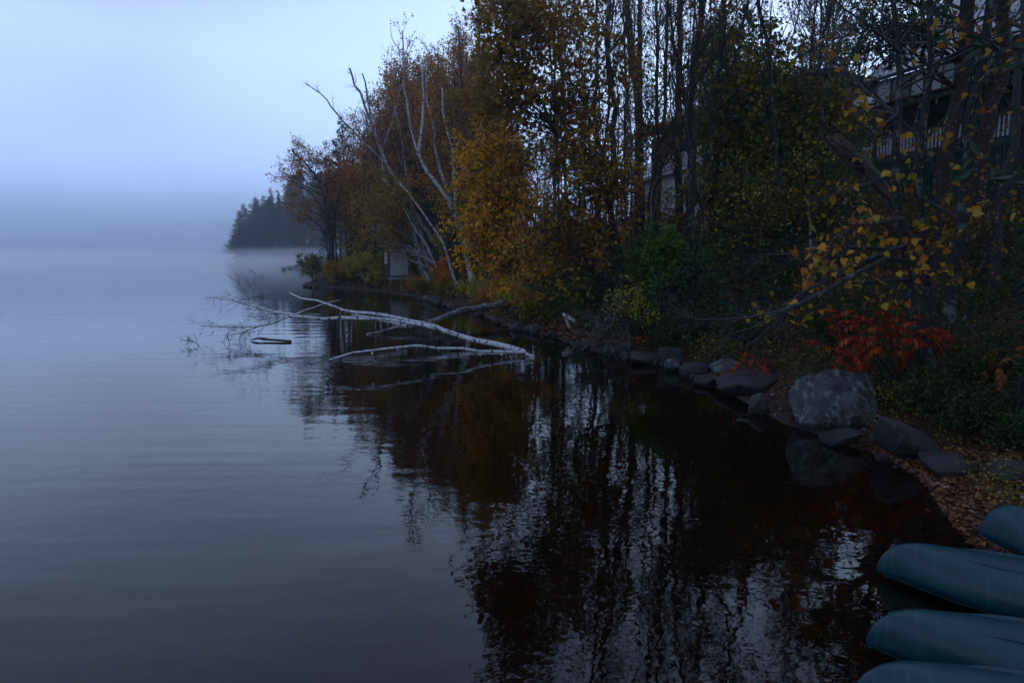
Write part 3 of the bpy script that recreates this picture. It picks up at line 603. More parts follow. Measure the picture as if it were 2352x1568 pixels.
# the dark trunks in the middle
cm = dict(n=16, L=2.8, c0=.4, up=.16, ang=.8, n_sub=4, thin=.7)
hero('maple_tree', 'leaning dark maple spreading yellow brown leaves left over the shore', [(1425, 560), (1384, 425), (1361, 375), (1340, 340), (1302, 325), (1267, 305), (1255, 264), (1232, 205), (1194, 161), (1165, 120)], 13, 4, 'bark_lichen', 'l_dim', base=(1438, 700), dY=-3, leaf=.16, per=3, keep=.65,
     blobs=[(1180, 80, 70, 70, -3, 2, 11), (1230, 120, 90, 90, -2, 2, 12), (1180, 200, 90, 60, -2, 2, 10), (1300, 180, 80, 90, -1, 2, 8), (1130, 250, 50, 60, -2, 1.5, 7), (1250, 260, 70, 50, -1, 1.5, 5), (1330, 560, 80, 60, -2, 1.5, 6), (1260, 380, 80, 50, -2, 2, 5)])
hero('maple_tree', 'thin black trunk sweeping up left through the yellow leaves', [(1405, 480), (1385, 360), (1363, 293), (1346, 243), (1314, 190), (1273, 146), (1223, 108), (1160, 59)], 10, 3, 'bark', 'l_dim', base=(1425, 640), dY=-2, leaf=.15, keep=.5, blobs=[(1155, 50, 50, 50, -2, 1.5, 7), (1200, 60, 70, 50, -2, 1.5, 7), (1330, 60, 80, 60, -1, 2, 8)])
hero('maple_tree', 'dark maple with a green lichen patch on its lower trunk', [(1421, 672), (1411, 561), (1402, 465), (1407, 381), (1413, 293), (1404, 176), (1399, 117), (1396, 0)], 17, 10, 'bark_lichen', 'l_dim', base=(1435, 748), ext=8, crown=cm, leaf=.13, keep=.5, blobs=[(1330, 480, 90, 60, -1, 1.5, 10), (1400, 420, 70, 60, -1, 1.5, 8), (1320, 330, 90, 60, 0, 1.5, 10), (1380, 200, 80, 90, 0, 1.5, 10), (1250, 560, 60, 40, -1, 1.5, 7)])
for lb, p_, b_, w in (('slim dark trunk rising left of the thick lichen maple, forked high', [(1296, 293), (1293, 205), (1284, 117), (1284, 0)], (1300, 600), 8),
                      ('slim straight trunk farther left, behind yellow leaves', [(1278, 293), (1267, 176), (1261, 0)], (1285, 610), 6),
                      ('dark trunk standing just left of the lichen maple', [(1369, 264), (1372, 117), (1369, 0)], (1378, 570), 9),
                      ('dark trunk standing close behind the thick oak', [(1437, 410), (1437, 280), (1437, 146), (1432, 0)], (1440, 570), 8),
                      ('grey trunk midway between the thick oak and the forked maple', [(1513, 440), (1516, 381), (1527, 264), (1530, 146), (1533, 0)], (1512, 545), 11),
                      ('slender dark trunk rising behind the forked maple', [(1583, 300), (1586, 200), (1589, 146), (1598, 0)], (1578, 540), 6)):
    hero('maple_tree', lb, p_, w, w * .7, 'bark', 'l_dim', base=b_, ext=7, crown=cm, leaf=.13, keep=.3)
hero('oak_tree', 'thickest dark trunk in the middle of the bank, forked near the top', [(1472, 538), (1469, 459), (1466, 381), (1469, 293), (1463, 205), (1451, 117), (1440, 0)], 25, 17, 'bark', 'l_dim', base=(1474, 570), ext=8, crown=cm, leaf=.14, keep=.35, blobs=[(1460, 470, 60, 30, -4, 1.5, 6), (1440, 350, 80, 70, -3, 2, 10), (1520, 250, 90, 70, -2, 2, 10)], extra=[([(1466, 250), (1470, 150), (1472, 0), (1474, -120)], 16, 8)], rough=.06)
hero('maple_tree', 'twin stemmed dark maple in front of the white windows', [(1560, 459), (1557, 293), (1560, 146), (1563, 0)], 20, 14, 'bark', 'l_dim', base=(1562, 540), ext=8, crown=cm, leaf=.14, keep=.35, blobs=[(1560, 480, 90, 20, -5, 1.5, 7), (1580, 300, 70, 40, -4, 1.5, 5), (1620, 120, 80, 80, -1, 2, 10)], extra=[([(1566, 310), (1583, 249), (1595, 176), (1607, 88), (1618, 0), (1630, -120)], 14, 7)])
hero('maple_tree', 'dark leaning trunk right of the white windows', [(1618, 459), (1627, 352), (1642, 264), (1654, 146), (1665, 0)], 15, 9, 'bark', 'l_dim', base=(1605, 555), ext=7, crown=cm, leaf=.14, keep=.35)
hero('maple_tree', 'olive green maple with a broad leafy crown in front of the brown house', [(1640, 440), (1648, 322), (1674, 234), (1689, 146), (1721, 0)], 13, 8, 'bark', 'l_olive', base=(1632, 560), ext=5, leaf=.17, per=4, keep=.75,
     blobs=[(1690, 200, 90, 60, -3, 2, 16), (1900, 350, 90, 60, -5, 2, 18), (1770, 230, 170, 110, -2, 3, 36), (1760, 340, 150, 90, -3, 2.5, 36), (1850, 310, 130, 100, -3, 3, 30), (1720, 430, 130, 60, -4, 2, 26), (1840, 430, 130, 60, -4, 2, 26), (1700, 120, 80, 70, -1, 2, 14), (1900, 240, 80, 50, -3, 2, 16)], crown=dict(n=8, L=3, c0=.5, up=.12, n_sub=5))
hero('maple_tree', 'small dark sapling trunk rising through the hemlocks on the slope', [(1845, 640), (1820, 540), (1800, 470), (1790, 400)], 9, 4, 'bark', 'l_olive', base=(1860, 720), leaf=.09, per=3, blobs=[(1750, 480, 110, 50, 0, 1.5, 12), (1840, 430, 90, 60, 0, 1.5, 10), (1700, 540, 90, 40, 0, 1.2, 8), (1900, 520, 70, 50, 0, 1, 6)])
hero('birch_tree', 'small white birch stem on the slope behind the heart leaved branches', [(1862, 560), (1860, 500), (1852, 450)], 7, 4, 'birch', 'l_mix', base=(1863, 610), crown=dict(n=8, L=1.2, c0=.4, lev=0), leaf=.07, keep=.5)
hero('birch_tree', 'thin white birch stem at the brown house corner', [(1625, 400), (1630, 330), (1640, 250)], 4, 2, 'birch', 'l_mix', base=(1622, 470), Y=33, crown=dict(n=8, L=1.5, c0=.3, lev=0), leaf=.07, keep=.5)
# right-hand trunks
hero('pine_tree', 'thick reddish pine trunk in front of the white house', [(2170, 419), (2178, 321), (2202, 241), (2218, 134), (2223, 0)], 36, 30, 'bark_red', 'needle_pine', base=(2168, 590), ext=9, leaf=.22, per=6, crown=dict(n=26, L=3.6, c0=.35, up=.05, ang=1.3, lev=1, n_sub=5, leaves=0), keep=1, width=.12, rough=.05,
     blobs=[(2150, -150, 260, 110, 0, 3, 9, dict(leaves=3)), (1980, 60, 90, 60, 0, 1.5, 8, dict(leaves=4)), (2090, 60, 60, 60, 0, 1.5, 5, dict(leaves=4))])
hero('maple_tree', 'grey trunk with pale lichen specks right of the reddish pine', [(2186, 636), (2207, 519), (2216, 402), (2223, 308), (2244, 214), (2263, 107), (2271, 0)], 27, 20, 'bark_lichen', 'l_mix', base=(2172, 790), ext=6, crown=dict(n=12, L=2.2, c0=.5, up=.12, n_sub=5), leaf=.1, keep=.25)
hero('pine_tree', 'thick dark pine trunk beside the right edge of the photo', [(2250, 419), (2274, 268), (2298, 187), (2311, 0)], 36, 32, 'bark_red', 'needle_pine', base=(2235, 600), ext=8, crown=dict(n=14, L=3, c0=.45, ang=1.3, n_sub=5, leaves=1), leaf=.2, width=.12, keep=.6, rough=.05)
hero('maple_tree', 'outermost grey trunk cut by the right edge of the photo', [(2290, 560), (2310, 420), (2335, 220), (2352, 0)], 20, 16, 'bark_pale', 'l_mix', base=(2275, 690), ext=6, crown=dict(n=10, L=2.4, c0=.5, n_sub=5), keep=.4)
hero('maple_tree', 'thin crooked sapling leaning right beside the grey lichen trunk', [(2225, 700), (2260, 600), (2290, 520), (2320, 450)], 8, 4, 'bark_lichen', 'l_mix', base=(2205, 770), crown=dict(n=8, L=1., c0=.4, lev=0), leaf=.08, keep=.3)
# basswood with big heart leaves
def bass():
    base = (2140, 866); h = hit(*base); Y = h.y; s = Tree(.12, 0, .004, 3, 0, 1)
    s.trunk(ptpath([base, (2119, 783), (2099, 718), (2084, 636), (2075, 548), (2057, 419), (2064, 294), (2063, 214), (2068, 134), (2055, 54), (2051, 0), (2048, -160), (2040, -330)], Y, .4), px(27, Y) / 2, px(6, Y) / 2, 10)
    s.trunk(ptpath([(2119, 783), (2135, 640), (2118, 520), (2113, 419), (2119, 321), (2135, 241), (2140, 134), (2140, 0), (2150, -180), (2160, -350)], Y + .3, .5, False), px(22, Y) / 2, px(9, Y) / 2, 9, False)
    limbs = [[(2098, 600, 0), (2040, 590, -.5), (1960, 630, -.9), (1880, 675, -1.2), (1800, 712, -1.4), (1700, 732, -1.5), (1600, 733, -1.6), (1540, 712, -1.6)],
             [(2085, 560, 0), (1958, 607, -.7), (1829, 680, -1.1), (1782, 739, -1.2), (1732, 783, -1.2), (1665, 818, -1.1)], [(2092, 640, 0), (1932, 650, -.8), (1806, 710, -1.2), (1724, 754, -1.3), (1665, 768, -1.3)],
             [(2075, 500, 0), (2025, 510, -.6), (1958, 519, -.9), (1911, 551, -1.), (1905, 600, -1.05), (1912, 674, -1.1)], [(2075, 570, 0), (1929, 566, -.7), (1811, 584, -1.), (1732, 581, -1.1)],
             [(2062, 400, 0), (2000, 420, -.4), (1930, 440, -.7), (1870, 470, -.9)], [(2113, 450, .2), (2200, 500, -.3), (2260, 480, -.6), (2330, 440, -.8)], [(2120, 600, .2), (2180, 560, -.2), (2230, 550, -.4)],
             [(2116, 330, .3), (2200, 240, -.2), (2290, 160, -.5), (2352, 110, -.7)], [(2064, 260, 0), (2010, 300, -.4), (1975, 330, -.6), (1950, 400, -.8)], [(2068, 120, 0), (2000, 60, -.3), (1940, 20, -.5), (1900, -20, -.7)],
             [(2113, 380, .3), (2230, 300, -.1), (2352, 230, -.3)], [(2064, 200, 0), (2150, 130, -.3), (2230, 20, -.5)], [(2068, 100, .1), (2120, 20, 0), (2160, -60, -.1)], [(2140, 60, .2), (2220, 60, -.2), (2300, 30, -.5)]]
    LP = []
    for L in limbs:
        P = [at(a, b, Y + c_) for a, b, c_ in L]; r0 = .012 + .004 * len(L); n = len(P); s.tw.add(P, [r0 * (1 - .85 * k_ / (n - 1)) for k_ in range(n)], 5)
        for a, b in zip(P, P[1:]):
            for f in (0, .25, .5, .75): LP.append((a.lerp(b, f), (b - a).normalized()))
        for k_ in range(n * 3):
            f = random.uniform(.3, .98) * (n - 1); i_ = int(f); q = P[i_].lerp(P[i_ + 1], f - i_); ax = (P[i_ + 1] - P[i_]).normalized()
            s.bough(q, (ax + perp(ax) * .6), random.uniform(.2, .5), .004, 0, 3, .03, 0, .16)
    ell = [(1890, 560, 60, 50, 22), (1990, 500, 70, 40, 22), (2060, 560, 80, 50, 24), (1960, 600, 90, 40, 30), (2010, 640, 60, 30, 14), (1870, 640, 70, 35, 20), (1830, 705, 35, 45, 14), (1940, 430, 60, 25, 12), (2180, 540, 60, 50, 22),
           (2130, 610, 70, 40, 14), (2200, 640, 50, 30, 6), (2080, 690, 50, 25, 6), (2260, 470, 70, 40, 12), (2320, 130, 40, 90, 7), (2190, 60, 60, 60, 10), (1985, 240, 40, 90, 18), (2120, 310, 90, 60, 10), (1760, 720, 50, 20, 6), (2230, 300, 90, 70, 10), (1950, 100, 60, 60, 8), (2080, 400, 70, 40, 8), (2250, 380, 70, 60, 8)]
    pos = []
    for cx, cy, rx, ry, n in ell:
        for _ in range(n):
            x, y = random.gauss(cx, rx * .5), random.gauss(cy, ry * .5); T = at(x, y, Y + random.uniform(-1.3, .1)); q, ax = min(LP, key=lambda l: (l[0] - T).length + (0 if l[0].z > T.z - .1 else .1)); T.y = q.y * .6 + T.y * .4 if (q - T).length > .6 else T.y
            mid = q.lerp(T, .6) + Vector((0, 0, .04)); s.tw.add([q, mid, T], [.005, .0035, .0015], 3); pos.append(T)
    for _ in range(620):
        cx, cy, rx, ry, n = random.choice(ell); T = at(random.gauss(cx, rx * .8), random.gauss(cy, ry * .8), Y + random.uniform(-.9, .6)); q, ax = min(LP, key=lambda l: (l[0] - T).length)
        T = q.lerp(T, min(1, .9 / max(.01, (T - q).length))); s.tw.add([q, q.lerp(T, .6) + Vector((0, 0, .04)), T], [.004, .003, .0015], 3); s.lv.add(T, rv(.5) + Vector((0, 0, -.4)), random.uniform(.07, .11))
    # unseen high crown, added to shade the bank from the sky
    s.crown(12, 3.0, .5, .05, 1.1, 1, 5, which=0, leaves=1); s.crown(12, 3.2, .5, .05, 1.1, 1, 5, which=1, leaves=1)
    root = plant('basswood_tree', 'forked basswood with large yellow heart shaped leaves hanging over the rocks', 'tree', s, ptpath([base], Y)[0] if False else Vector((h.x, h.y, h.z)), M['bark_lichen'], M['l_dim'], width=.4, twigm=M['bark_pale'])
    # heart leaf meshes
    hm = []
    for v_ in range(3):
        out_ = [(0, 0), (.22, -.10), (.42, .02), (.47, .28), (.34, .58), (.14, .86), (0, 1.05), (-.14, .86), (-.34, .58), (-.47, .28), (-.42, .02), (-.22, -.10)]
        mid_ = [(0, .08), (0, .45), (0, .8)]; fold = (.10, .22, .34)[v_]
        V = [(x * (1 + random.uniform(-.08, .08)), y, -abs(x) * fold * 2 * .5 - (y ** 2) * .18 + random.uniform(-.02, .02)) for x, y in out_] + [(x, y, .02 - y * y * .18) for x, y in mid_]
        F = [(0, 1, 12), (1, 2, 12), (2, 3, 12), (12, 3, 13), (3, 4, 13), (4, 5, 14), (13, 4, 14), (5, 6, 14), (6, 7, 14), (14, 7, 8), (14, 8, 13), (13, 8, 9), (13, 9, 12), (12, 9, 10), (12, 10, 11), (12, 11, 0)]
        hm.append(mesh('heart_leaf', [(V, F, 0, None)], [M['big_leaf']]))
    for T in pos[:298]:
        o_ = link('leaf', random.choice(hm), root); o_.location = T - root.location; o_.scale = (random.uniform(.07, .14),) * 3
        o_.rotation_euler = (random.gauss(-.9, .5), random.gauss(0, .5), random.uniform(0, 6.28))
bass()
# ------------------------------------------------------------------ dead wood
h = hit(2120, 740); Yb = h.y - .3
s = Tree(); s.trunk([at(2122, 745, Yb + .5), at(2125, 660, Yb + .3), at(2095, 578, Yb + .1), at(2031, 440, Yb - .2), at(1975, 375, Yb - .4), at(1930, 335, Yb - .5), at(1908, 316, Yb - .6)], px(26, Yb) / 2, px(33, Yb) / 2, 12, False)
m, t, o = mat('broken_dead_wood'); v = bark_coord(t); n1 = tex(t, 'ShaderNodeTexNoise', mapv(t, v, (22, 22, 3)), 1, 5, .65)
pbsdf(t, o, ramp(t, n1, [(.32, (.015, .010, .008)), (.5, (.075, .055, .042)), (.68, (.22, .19, .16))]), .85, n1, 1., .05); M['deadwood'] = m
root = plant('dead_snag', 'broken hollow dead trunk leaning up left with pale torn wood', 'dead tree', s, h, M['deadwood'], M['l_mix'], rough=.09)
# splinters and the dark hollow on the broken end
T2 = Tubes()
for k_ in range(14):
    b = at(1908 + random.uniform(0, 26), 300 + random.uniform(0, 34), Yb - .6 + random.uniform(-.06, .06)); d = (at(1900, 305, Yb - .7) - at(1975, 375, Yb - .4)).normalized(); T2.add([b, b + d * .12 + rv(.01), b + d * random.uniform(.2, .34) + rv(.02)], [.035, .02, .003], 5)
o_ = link('splintered_end', mesh('splintered_end', T2.chunks(0), [M['deadwood']]), root); o_.location = -root.location
bm = bmesh.new(); bmesh.ops.create_icosphere(bm, subdivisions=2, radius=1); me = bpy.data.meshes.new('hollow'); bm.to_mesh(me); bm.free(); me.materials.append(simple('rotten_hollow', (.012, .008, .006), .95))
c_ = at(1968, 372, Yb - .42 - px(16, Yb)); o_ = link('hollow', me, root, c_ - root.location); o_.scale = (px(10, Yb), .05, px(24, Yb)); o_.rotation_euler = (0, -.75, 0)
s = Tree(); s.trunk([at(2156, 540, Yb - .2), at(2155, 470, Yb - .3), at(2152, 410, Yb - .35), at(2145, 375, Yb - .4), at(2134, 352, Yb - .45)], px(13, Yb) / 2, px(11, Yb) / 2, 9, False)
s.path[0][0]
root = plant('dead_pole', 'bare grey dead stick standing broken off behind the heart leaves', 'dead tree', s, Vector((s.path[0][0][0].x, s.path[0][0][0].y, s.path[0][0][0].z)), M['bark_pale'], M['l_mix'])
Q0 = s.path[0][0][0]; gq = hz(Q0.x, Q0.y)
TS = Tubes(); TS.add([Vector((Q0.x, Q0.y, gq - .2)), Q0.lerp(Vector((Q0.x, Q0.y, gq)), .5), Q0 + Vector((0, 0, .02))], [px(13, Yb) / 2] * 3, 9); o_ = link('lower_stem', mesh('lower_stem', TS.chunks(0), [M['bark_pale']]), root); o_.location = -root.location
s = Tree(.1, 0, .004); Yd = h.y + 1.2; s.trunk([at(2160, 420, Yd), at(2105, 310, Yd), at(2071, 281, Yd), at(2030, 235, Yd), at(1980, 193, Yd), at(1926, 150, Yd), at(1883, 91, Yd)], px(13, Yd) / 2, px(3, Yd) / 2, 7, False)
s.crown(14, .9, .3, .02, 1.0, 0, 4, leaves=0, twigL=.3)
plant('dead_branch', 'long bare grey limb slanting across the white house', 'branch', s, at(2160, 420, Yd), M['bark_pale'], M['l_mix'], twigm=M['twig_pale'])
# fallen birches in the water
def log(name, label, pts, w0, w1, bark='birch_log', twigs=(), extra=(), flap=0, cat='fallen tree', sink=0):
    s = Tree(.1, 0, .0035); P = [at(a, b, c_) for a, b, c_ in pts]; Ym = pts[0][2]
    if sink: P.insert(0, P[0] + (P[0] - P[1]).normalized() * .8 + Vector((0, 0, -.22 - P[0].z)))
    if sink > 1: P.append(P[-1] + (P[-1] - P[-2]).normalized() * .5 + Vector((0, 0, -.15 - P[-1].z)))
    s.trunk(P, px(w0 * .82, Ym) / 2, px(w1 * .8, pts[-1][2]) / 2, 10, False)
    for ep, a0, a1 in extra: s.trunk([at(*q) for q in ep], px(a0, Ym) / 2, px(a1, Ym) / 2, 7, False)
    for which, n, L, c0 in twigs: s.crown(n, L, c0, -.04, 1.0, 1, 4, leaves=0, twigL=.3, which=which, thin=.35)
    for k_ in range(flap):
        Q, R = s.path[0]; q = random.choice(Q[2:-2]) ; s.lv.add(q + Vector((0, 0, -.02)), Vector((0, 0, -1)), .08)
    return plant(name, label, cat, s, P[0], M[bark], M['flap'], trunk_name='stem', crown_name='twigs' if twigs else 'peeling_bark', twigm=M['twig'], rough=.05)
M['flap'] = simple('peeling_bark', (.5, .5, .5))
log('fallen_birch', 'thick mossy fallen birch lying from the bank into the water', [(1215, 690, 29.5), (1180, 692, 28.2), (1130, 700, 27), (1060, 715, 25.5), (1000, 735, 24.2), (940, 748, 23.4), (880, 757, 22.9), (842, 768, 22.4)], 26, 8, 'birch_grey')
log('fallen_birch', 'long white fallen birch crossing over the mossy one with its tip in the air', [(1185, 801, 19.0), (1162, 795, 19.3), (1060, 772, 20), (1010, 755, 20.5), (980, 745, 20.9), (900, 727, 21.4), (850, 720, 21.8), (800, 712, 22.2), (740, 695, 22.8), (700, 683, 23), (664, 671, 23.2)], 19, 5, sink=1, flap=12,
    extra=[([(1000, 752, 20.5), (940, 742, 20.7), (900, 733, 20.9), (860, 729, 21), (806, 722, 21.2)], 11, 3)], twigs=[(0, 8, .5, .6)])
log('fallen_birch', 'fallen birch branch forking out to twiggy ends on the open lake', [(935, 748, 21.5), (880, 735, 21.7), (850, 727, 21.8), (835, 733, 21.7), (800, 732, 21.6), (740, 730, 21.6), (700, 728, 21.6), (660, 727, 21.5), (620, 738, 21.2), (600, 745, 21), (570, 752, 20.8), (520, 747, 20.8), (459, 747, 20.8)], 13, 3,
    extra=[([(700, 728, 21.6), (660, 720, 21.7), (620, 712, 21.8), (560, 696, 22), (530, 687, 22.1), (488, 681, 22.2)], 8, 2.5), ([(600, 745, 21), (570, 758, 20.8), (545, 766, 20.6), (526, 768, 20.5)], 5, 2), ([(660, 727, 21.5), (700, 712, 21.6), (735, 700, 21.7), (780, 688, 21.8)], 4, 1.5)],
    twigs=[(0, 16, 1.0, .55), (1, 16, 1.0, .3), (2, 6, .5, .3), (3, 8, .5, .3)])
log('fallen_birch', 'lowest white birch stem arching just above the dark water', [(1222, 817, 17.9), (1208, 814, 17.9), (1150, 808, 17.7), (1100, 803, 17.4), (1000, 797, 17), (940, 797, 16.6), (890, 800, 16.2), (850, 804, 15.9), (800, 809, 15.7), (785, 812, 15.6), (768, 820, 15.5), (757, 825, 15.4)], 11, 5, sink=1, flap=6)
log('floating_log', 'short dark forked log floating on the open lake', [(668, 783, 20.6), (640, 781, 20.7), (610, 779, 20.8), (590, 777, 20.9), (576, 780, 20.9)], 8, 4, 'bark', extra=[([(628, 780, 20.7), (612, 777, 20.9), (596, 775.5, 21.0), (584, 776, 21.1)], 4, 2)], cat='log')
def twigs_up(name, label, pts, n, L, r=.012):
    s = Tree(.1, 0, .005); P = [at(*q) for q in pts]; s.trunk(P, r, .006, 5, False); s.crown(n, L, .2, .03, .8, 0, 3, leaves=0, twigL=.2)
    return plant(name, label, 'twig', s, P[0], M['twig'], M['twig'], trunk_name='stem', crown_name='twigs')
twigs_up('dead_twig', 'small bare twig fan poking out of the lake, leftmost of all the wood', [(452, 800, 19.7), (456, 790, 19.8), (440, 784, 19.9), (425, 782, 19.9)], 7, .3)
twigs_up('dead_twig', 'crooked thin twig standing out of the lake below the forked branch', [(522, 802, 19.5), (527, 786, 19.6), (524, 780, 19.6), (522, 770, 19.6)], 5, .3)
twigs_up('dead_twig', 'thin pale stick slanting out of the dark water before the shed', [(947, 710, 30), (935, 700, 30.2), (925, 688, 30.4), (900, 660, 30.6)], 4, .5, .018)
log('driftwood', 'dark thin driftwood stick floating by the shore rocks', [(1120, 753, 24.6), (1160, 757, 24), (1205, 762, 23.4), (1222, 763, 23.2)], 4, 3, 'bark', cat='driftwood')
log('broken_log', 'short broken white birch chunk lying on the shore rocks', [(1295, 722, 22.7), (1305, 727, 22.5), (1321, 738, 22.2)], 11, 10, cat='log')
log('broken_log', 'stubby pale wood piece leaning below the white birch chunk', [(1298, 731, 22.4), (1304, 740, 22.2), (1309, 751, 21.8)], 8, 8, 'birch_grey', cat='log')
log('driftwood', 'short bleached stick on the far shore leaves', [(1040, 691, 36.2), (1051, 693, 36), (1062, 694, 35.8)], 4, 3, cat='driftwood')
# brush pile
s = Tree(.1, 0, .006, 3)
for k_ in range(26):
    a = (random.uniform(1385, 1490), random.uniform(735, 790)); b = (random.uniform(1300, 1440), random.uniform(700, 800)); Y0 = random.uniform(17.6, 19.5)
    p0 = at(*a, Y0 + .6); p1 = at(*b, Y0 - .5); p1.z = max(p1.z, .05); p0.z = max(p0.z, hz(p0.x, p0.y)); m_ = p0.lerp(p1, .5) + Vector((0, 0, random.uniform(.05, .5))); s.trunk([p0, m_, p1], random.uniform(.012, .03), .006, 5, False)
    s.crown(3, .8, .2, .02, .8, 0, 2, leaves=0, twigL=.3, which=k_)
plant('brush_pile', 'tangle of grey dead branches hanging into the water by the rocks', 'brush pile', s, at(1430, 780, 18.5), M['bark_pale'], M['l_mix'], trunk_name='branches', crown_name='twigs', twigm=M['twig_pale'])
# ------------------------------------------------------------------ rocks
def rock_mat(name, a, b, lich, lam):
    m, t, o = mat(name); g = N(t, 'ShaderNodeTexCoord').outputs['Object']
    n1 = tex(t, 'ShaderNodeTexNoise', g, 3.0, 6, .65); n2 = tex(t, 'ShaderNodeTexNoise', g, 7, 5, .7); n3 = tex(t, 'ShaderNodeTexNoise', g, 26, 3, .6)
    c = ramp(t, n1, [(.36, a), (.62, b)]); c = mixc(t, ramp(t, n2, [(lam, (0, 0, 0)), (lam + .06, (1, 1, 1))]), c, lich)
    c = mixc(t, ramp(t, tex(t, 'ShaderNodeTexNoise', g, 4.3, 6, .7), [(.56, (0, 0, 0)), (.62, (1, 1, 1))]), c, (.014, .014, .012))
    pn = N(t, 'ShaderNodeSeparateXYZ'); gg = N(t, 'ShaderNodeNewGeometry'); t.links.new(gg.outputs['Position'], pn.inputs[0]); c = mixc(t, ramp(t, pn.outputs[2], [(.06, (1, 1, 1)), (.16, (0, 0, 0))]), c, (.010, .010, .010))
    pbsdf(t, o, c, .75, math_(t, 'ADD', n1, math_(t, 'MULTIPLY', n3, .25)), .7, .05); return m
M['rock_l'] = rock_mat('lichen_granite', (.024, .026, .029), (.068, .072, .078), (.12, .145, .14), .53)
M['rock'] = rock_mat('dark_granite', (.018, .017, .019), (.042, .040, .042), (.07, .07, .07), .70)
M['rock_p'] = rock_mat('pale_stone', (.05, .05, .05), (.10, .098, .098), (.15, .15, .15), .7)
def boulder(label, x0, x1, y0, y1, m='rock', shape=None, tilt=0, seed=0, z=None, depth=.9, sub=4, grp=None, nm='boulder', amp=.22, cat='boulder'):
    cx = (x0 + x1) / 2; Yw = gz(cx, y1).y if z is None else z; w = px(x1 - x0, Yw); Yc = Yw + w * depth / 2; bot = at(cx, y1, Yw); top = at(cx, y0, Yc)
    b = at(cx, y1, Yc); H = top.z - min(bot.z, 0) if z is None else top.z - bot.z
    bm = bmesh.new(); bmesh.ops.create_icosphere(bm, subdivisions=sub, radius=1)
    off = Vector((seed * 3.1, seed * 1.7, seed * .9))
    pl = []; rs = random.Random(seed + 100)
    for _ in range(7): d = Vector((rs.gauss(0, 1), rs.gauss(0, 1), rs.gauss(0, .8))).normalized(); pl.append((d, rs.uniform(.62, .9)))
    for v in bm.verts:
        p = v.co.copy(); e_ = 4.0; q = Vector([math.copysign(abs(c_) ** .74, c_) for c_ in p]); q = q * (1 / max(abs(c_) for c_ in q)) * .5 + p * .5
        for d, k_ in pl:
            x = q.dot(d) - k_
            if x > 0: q = q - d * x * .85
        q *= 1 + amp * .5 * mn.noise(p * 1.3 + off) + amp * .25 * mn.noise(p * 3.1 + off) + .03 * mn.noise(p * 9 + off)
        if shape: q = shape(q)
        v.co = q
    xs = [v.co.x for v in bm.verts]; zs = [v.co.z for v in bm.verts]; 
    sx = w / (max(xs) - min(xs)); sz = (H * 1.35) / (max(zs) - min(zs)); mxz = max(zs); mxx = (max(xs) + min(xs)) / 2
    for v in bm.verts: v.co = Vector(((v.co.x - mxx) * sx, v.co.y * w * depth / 2, (v.co.z - mxz) * sz + H))
    for f in bm.faces: f.smooth = True
    me = bpy.data.meshes.new(nm); bm.to_mesh(me); bm.free(); me.materials.append(M[m])
    o_ = link(nm, me, None, (b.x, Yc, min(bot.z, 0) if z is None else bot.z)); tag(o_, label, cat, grp); return o_
boulder('largest pale grey boulder with lichen below the red sumac', 1786, 2012, 838, 992, 'rock_l', seed=3, shape=lambda q: Vector((q.x * (1 - .16 * q.z) - .10 * q.z, q.y, q.z * (1 - .22 * q.x * q.x) - .12 * q.x)), sub=5, amp=.3)
boulder('smooth dark boulder sloping down right of the largest boulder', 1998, 2180, 952, 1066, 'rock', seed=5, shape=lambda q: Vector((q.x, q.y, q.z * (1 - .35 * q.x) - .75 * q.x)), amp=.1)
boulder('flat rounded dark rock half buried in leaves on the beach', 2102, 2242, 1046, 1100, 'rock', seed=6, amp=.1)
boulder('broad low rock at the right edge above the leafy beach', 2246, 2400, 1058, 1128, 'rock', seed=8, amp=.15)
boulder('low wedge shaped rock lying in front of the largest boulder', 1884, 1978, 987, 1027, 'rock', seed=9, shape=lambda q: Vector((q.x, q.y, q.z + .45 * q.x)))
boulder('pyramid shaped rock at the waterline left of the largest boulder', 1712, 1770, 900, 951, 'rock', seed=10, shape=lambda q: Vector((q.x * (1 - .35 * q.z), q.y, q.z)))
boulder('long dark boulder behind the pyramid shaped rock', 1640, 1800, 850, 918, 'rock', seed=11)
boulder('lichen spotted boulder behind the small sumac', 1620, 1712, 818, 872, 'rock_l', seed=12)
boulder('small pale stone in the shallows below the wedge rock', 2011, 2042, 1043, 1060, 'rock_p', seed=13, sub=3, cat='stone', nm='stone')
boulder('tiny white stone beside the wedge rock', 1984, 2000, 1012, 1020, 'rock_p', seed=14, sub=3, cat='stone', nm='stone')
boulder('flat wet stone barely above the water left of the largest boulder', 1693, 1722, 961, 973, 'rock_p', seed=15, sub=3, cat='stone', nm='stone')
boulder('tiny pale pebble at the edge of the leafy beach', 2050, 2062, 1068, 1075, 'rock_p', seed=16, sub=2, cat='stone', nm='stone')
boulder('low smooth boulder directly right of the brush pile', 1382, 1458, 787, 818, 'rock', seed=17, amp=.1)
boulder('dark rock between the low smooth boulder and the round one', 1448, 1512, 804, 837, 'rock', seed=18)
boulder('round dark boulder at the waterline below the hemlocks', 1508, 1578, 794, 845, 'rock', seed=19, amp=.12)
boulder('leaf strewn low rock right of the round dark boulder', 1557, 1628, 830, 868, 'rock', seed=20)
boulder('flat rock touching the water below the lichen spotted boulder', 1590, 1665, 862, 890, 'rock', seed=21)
boulder('dark square rock above the driftwood stick', 1172, 1202, 702, 726, 'rock', seed=22, z=24.5)
SH = shore_px
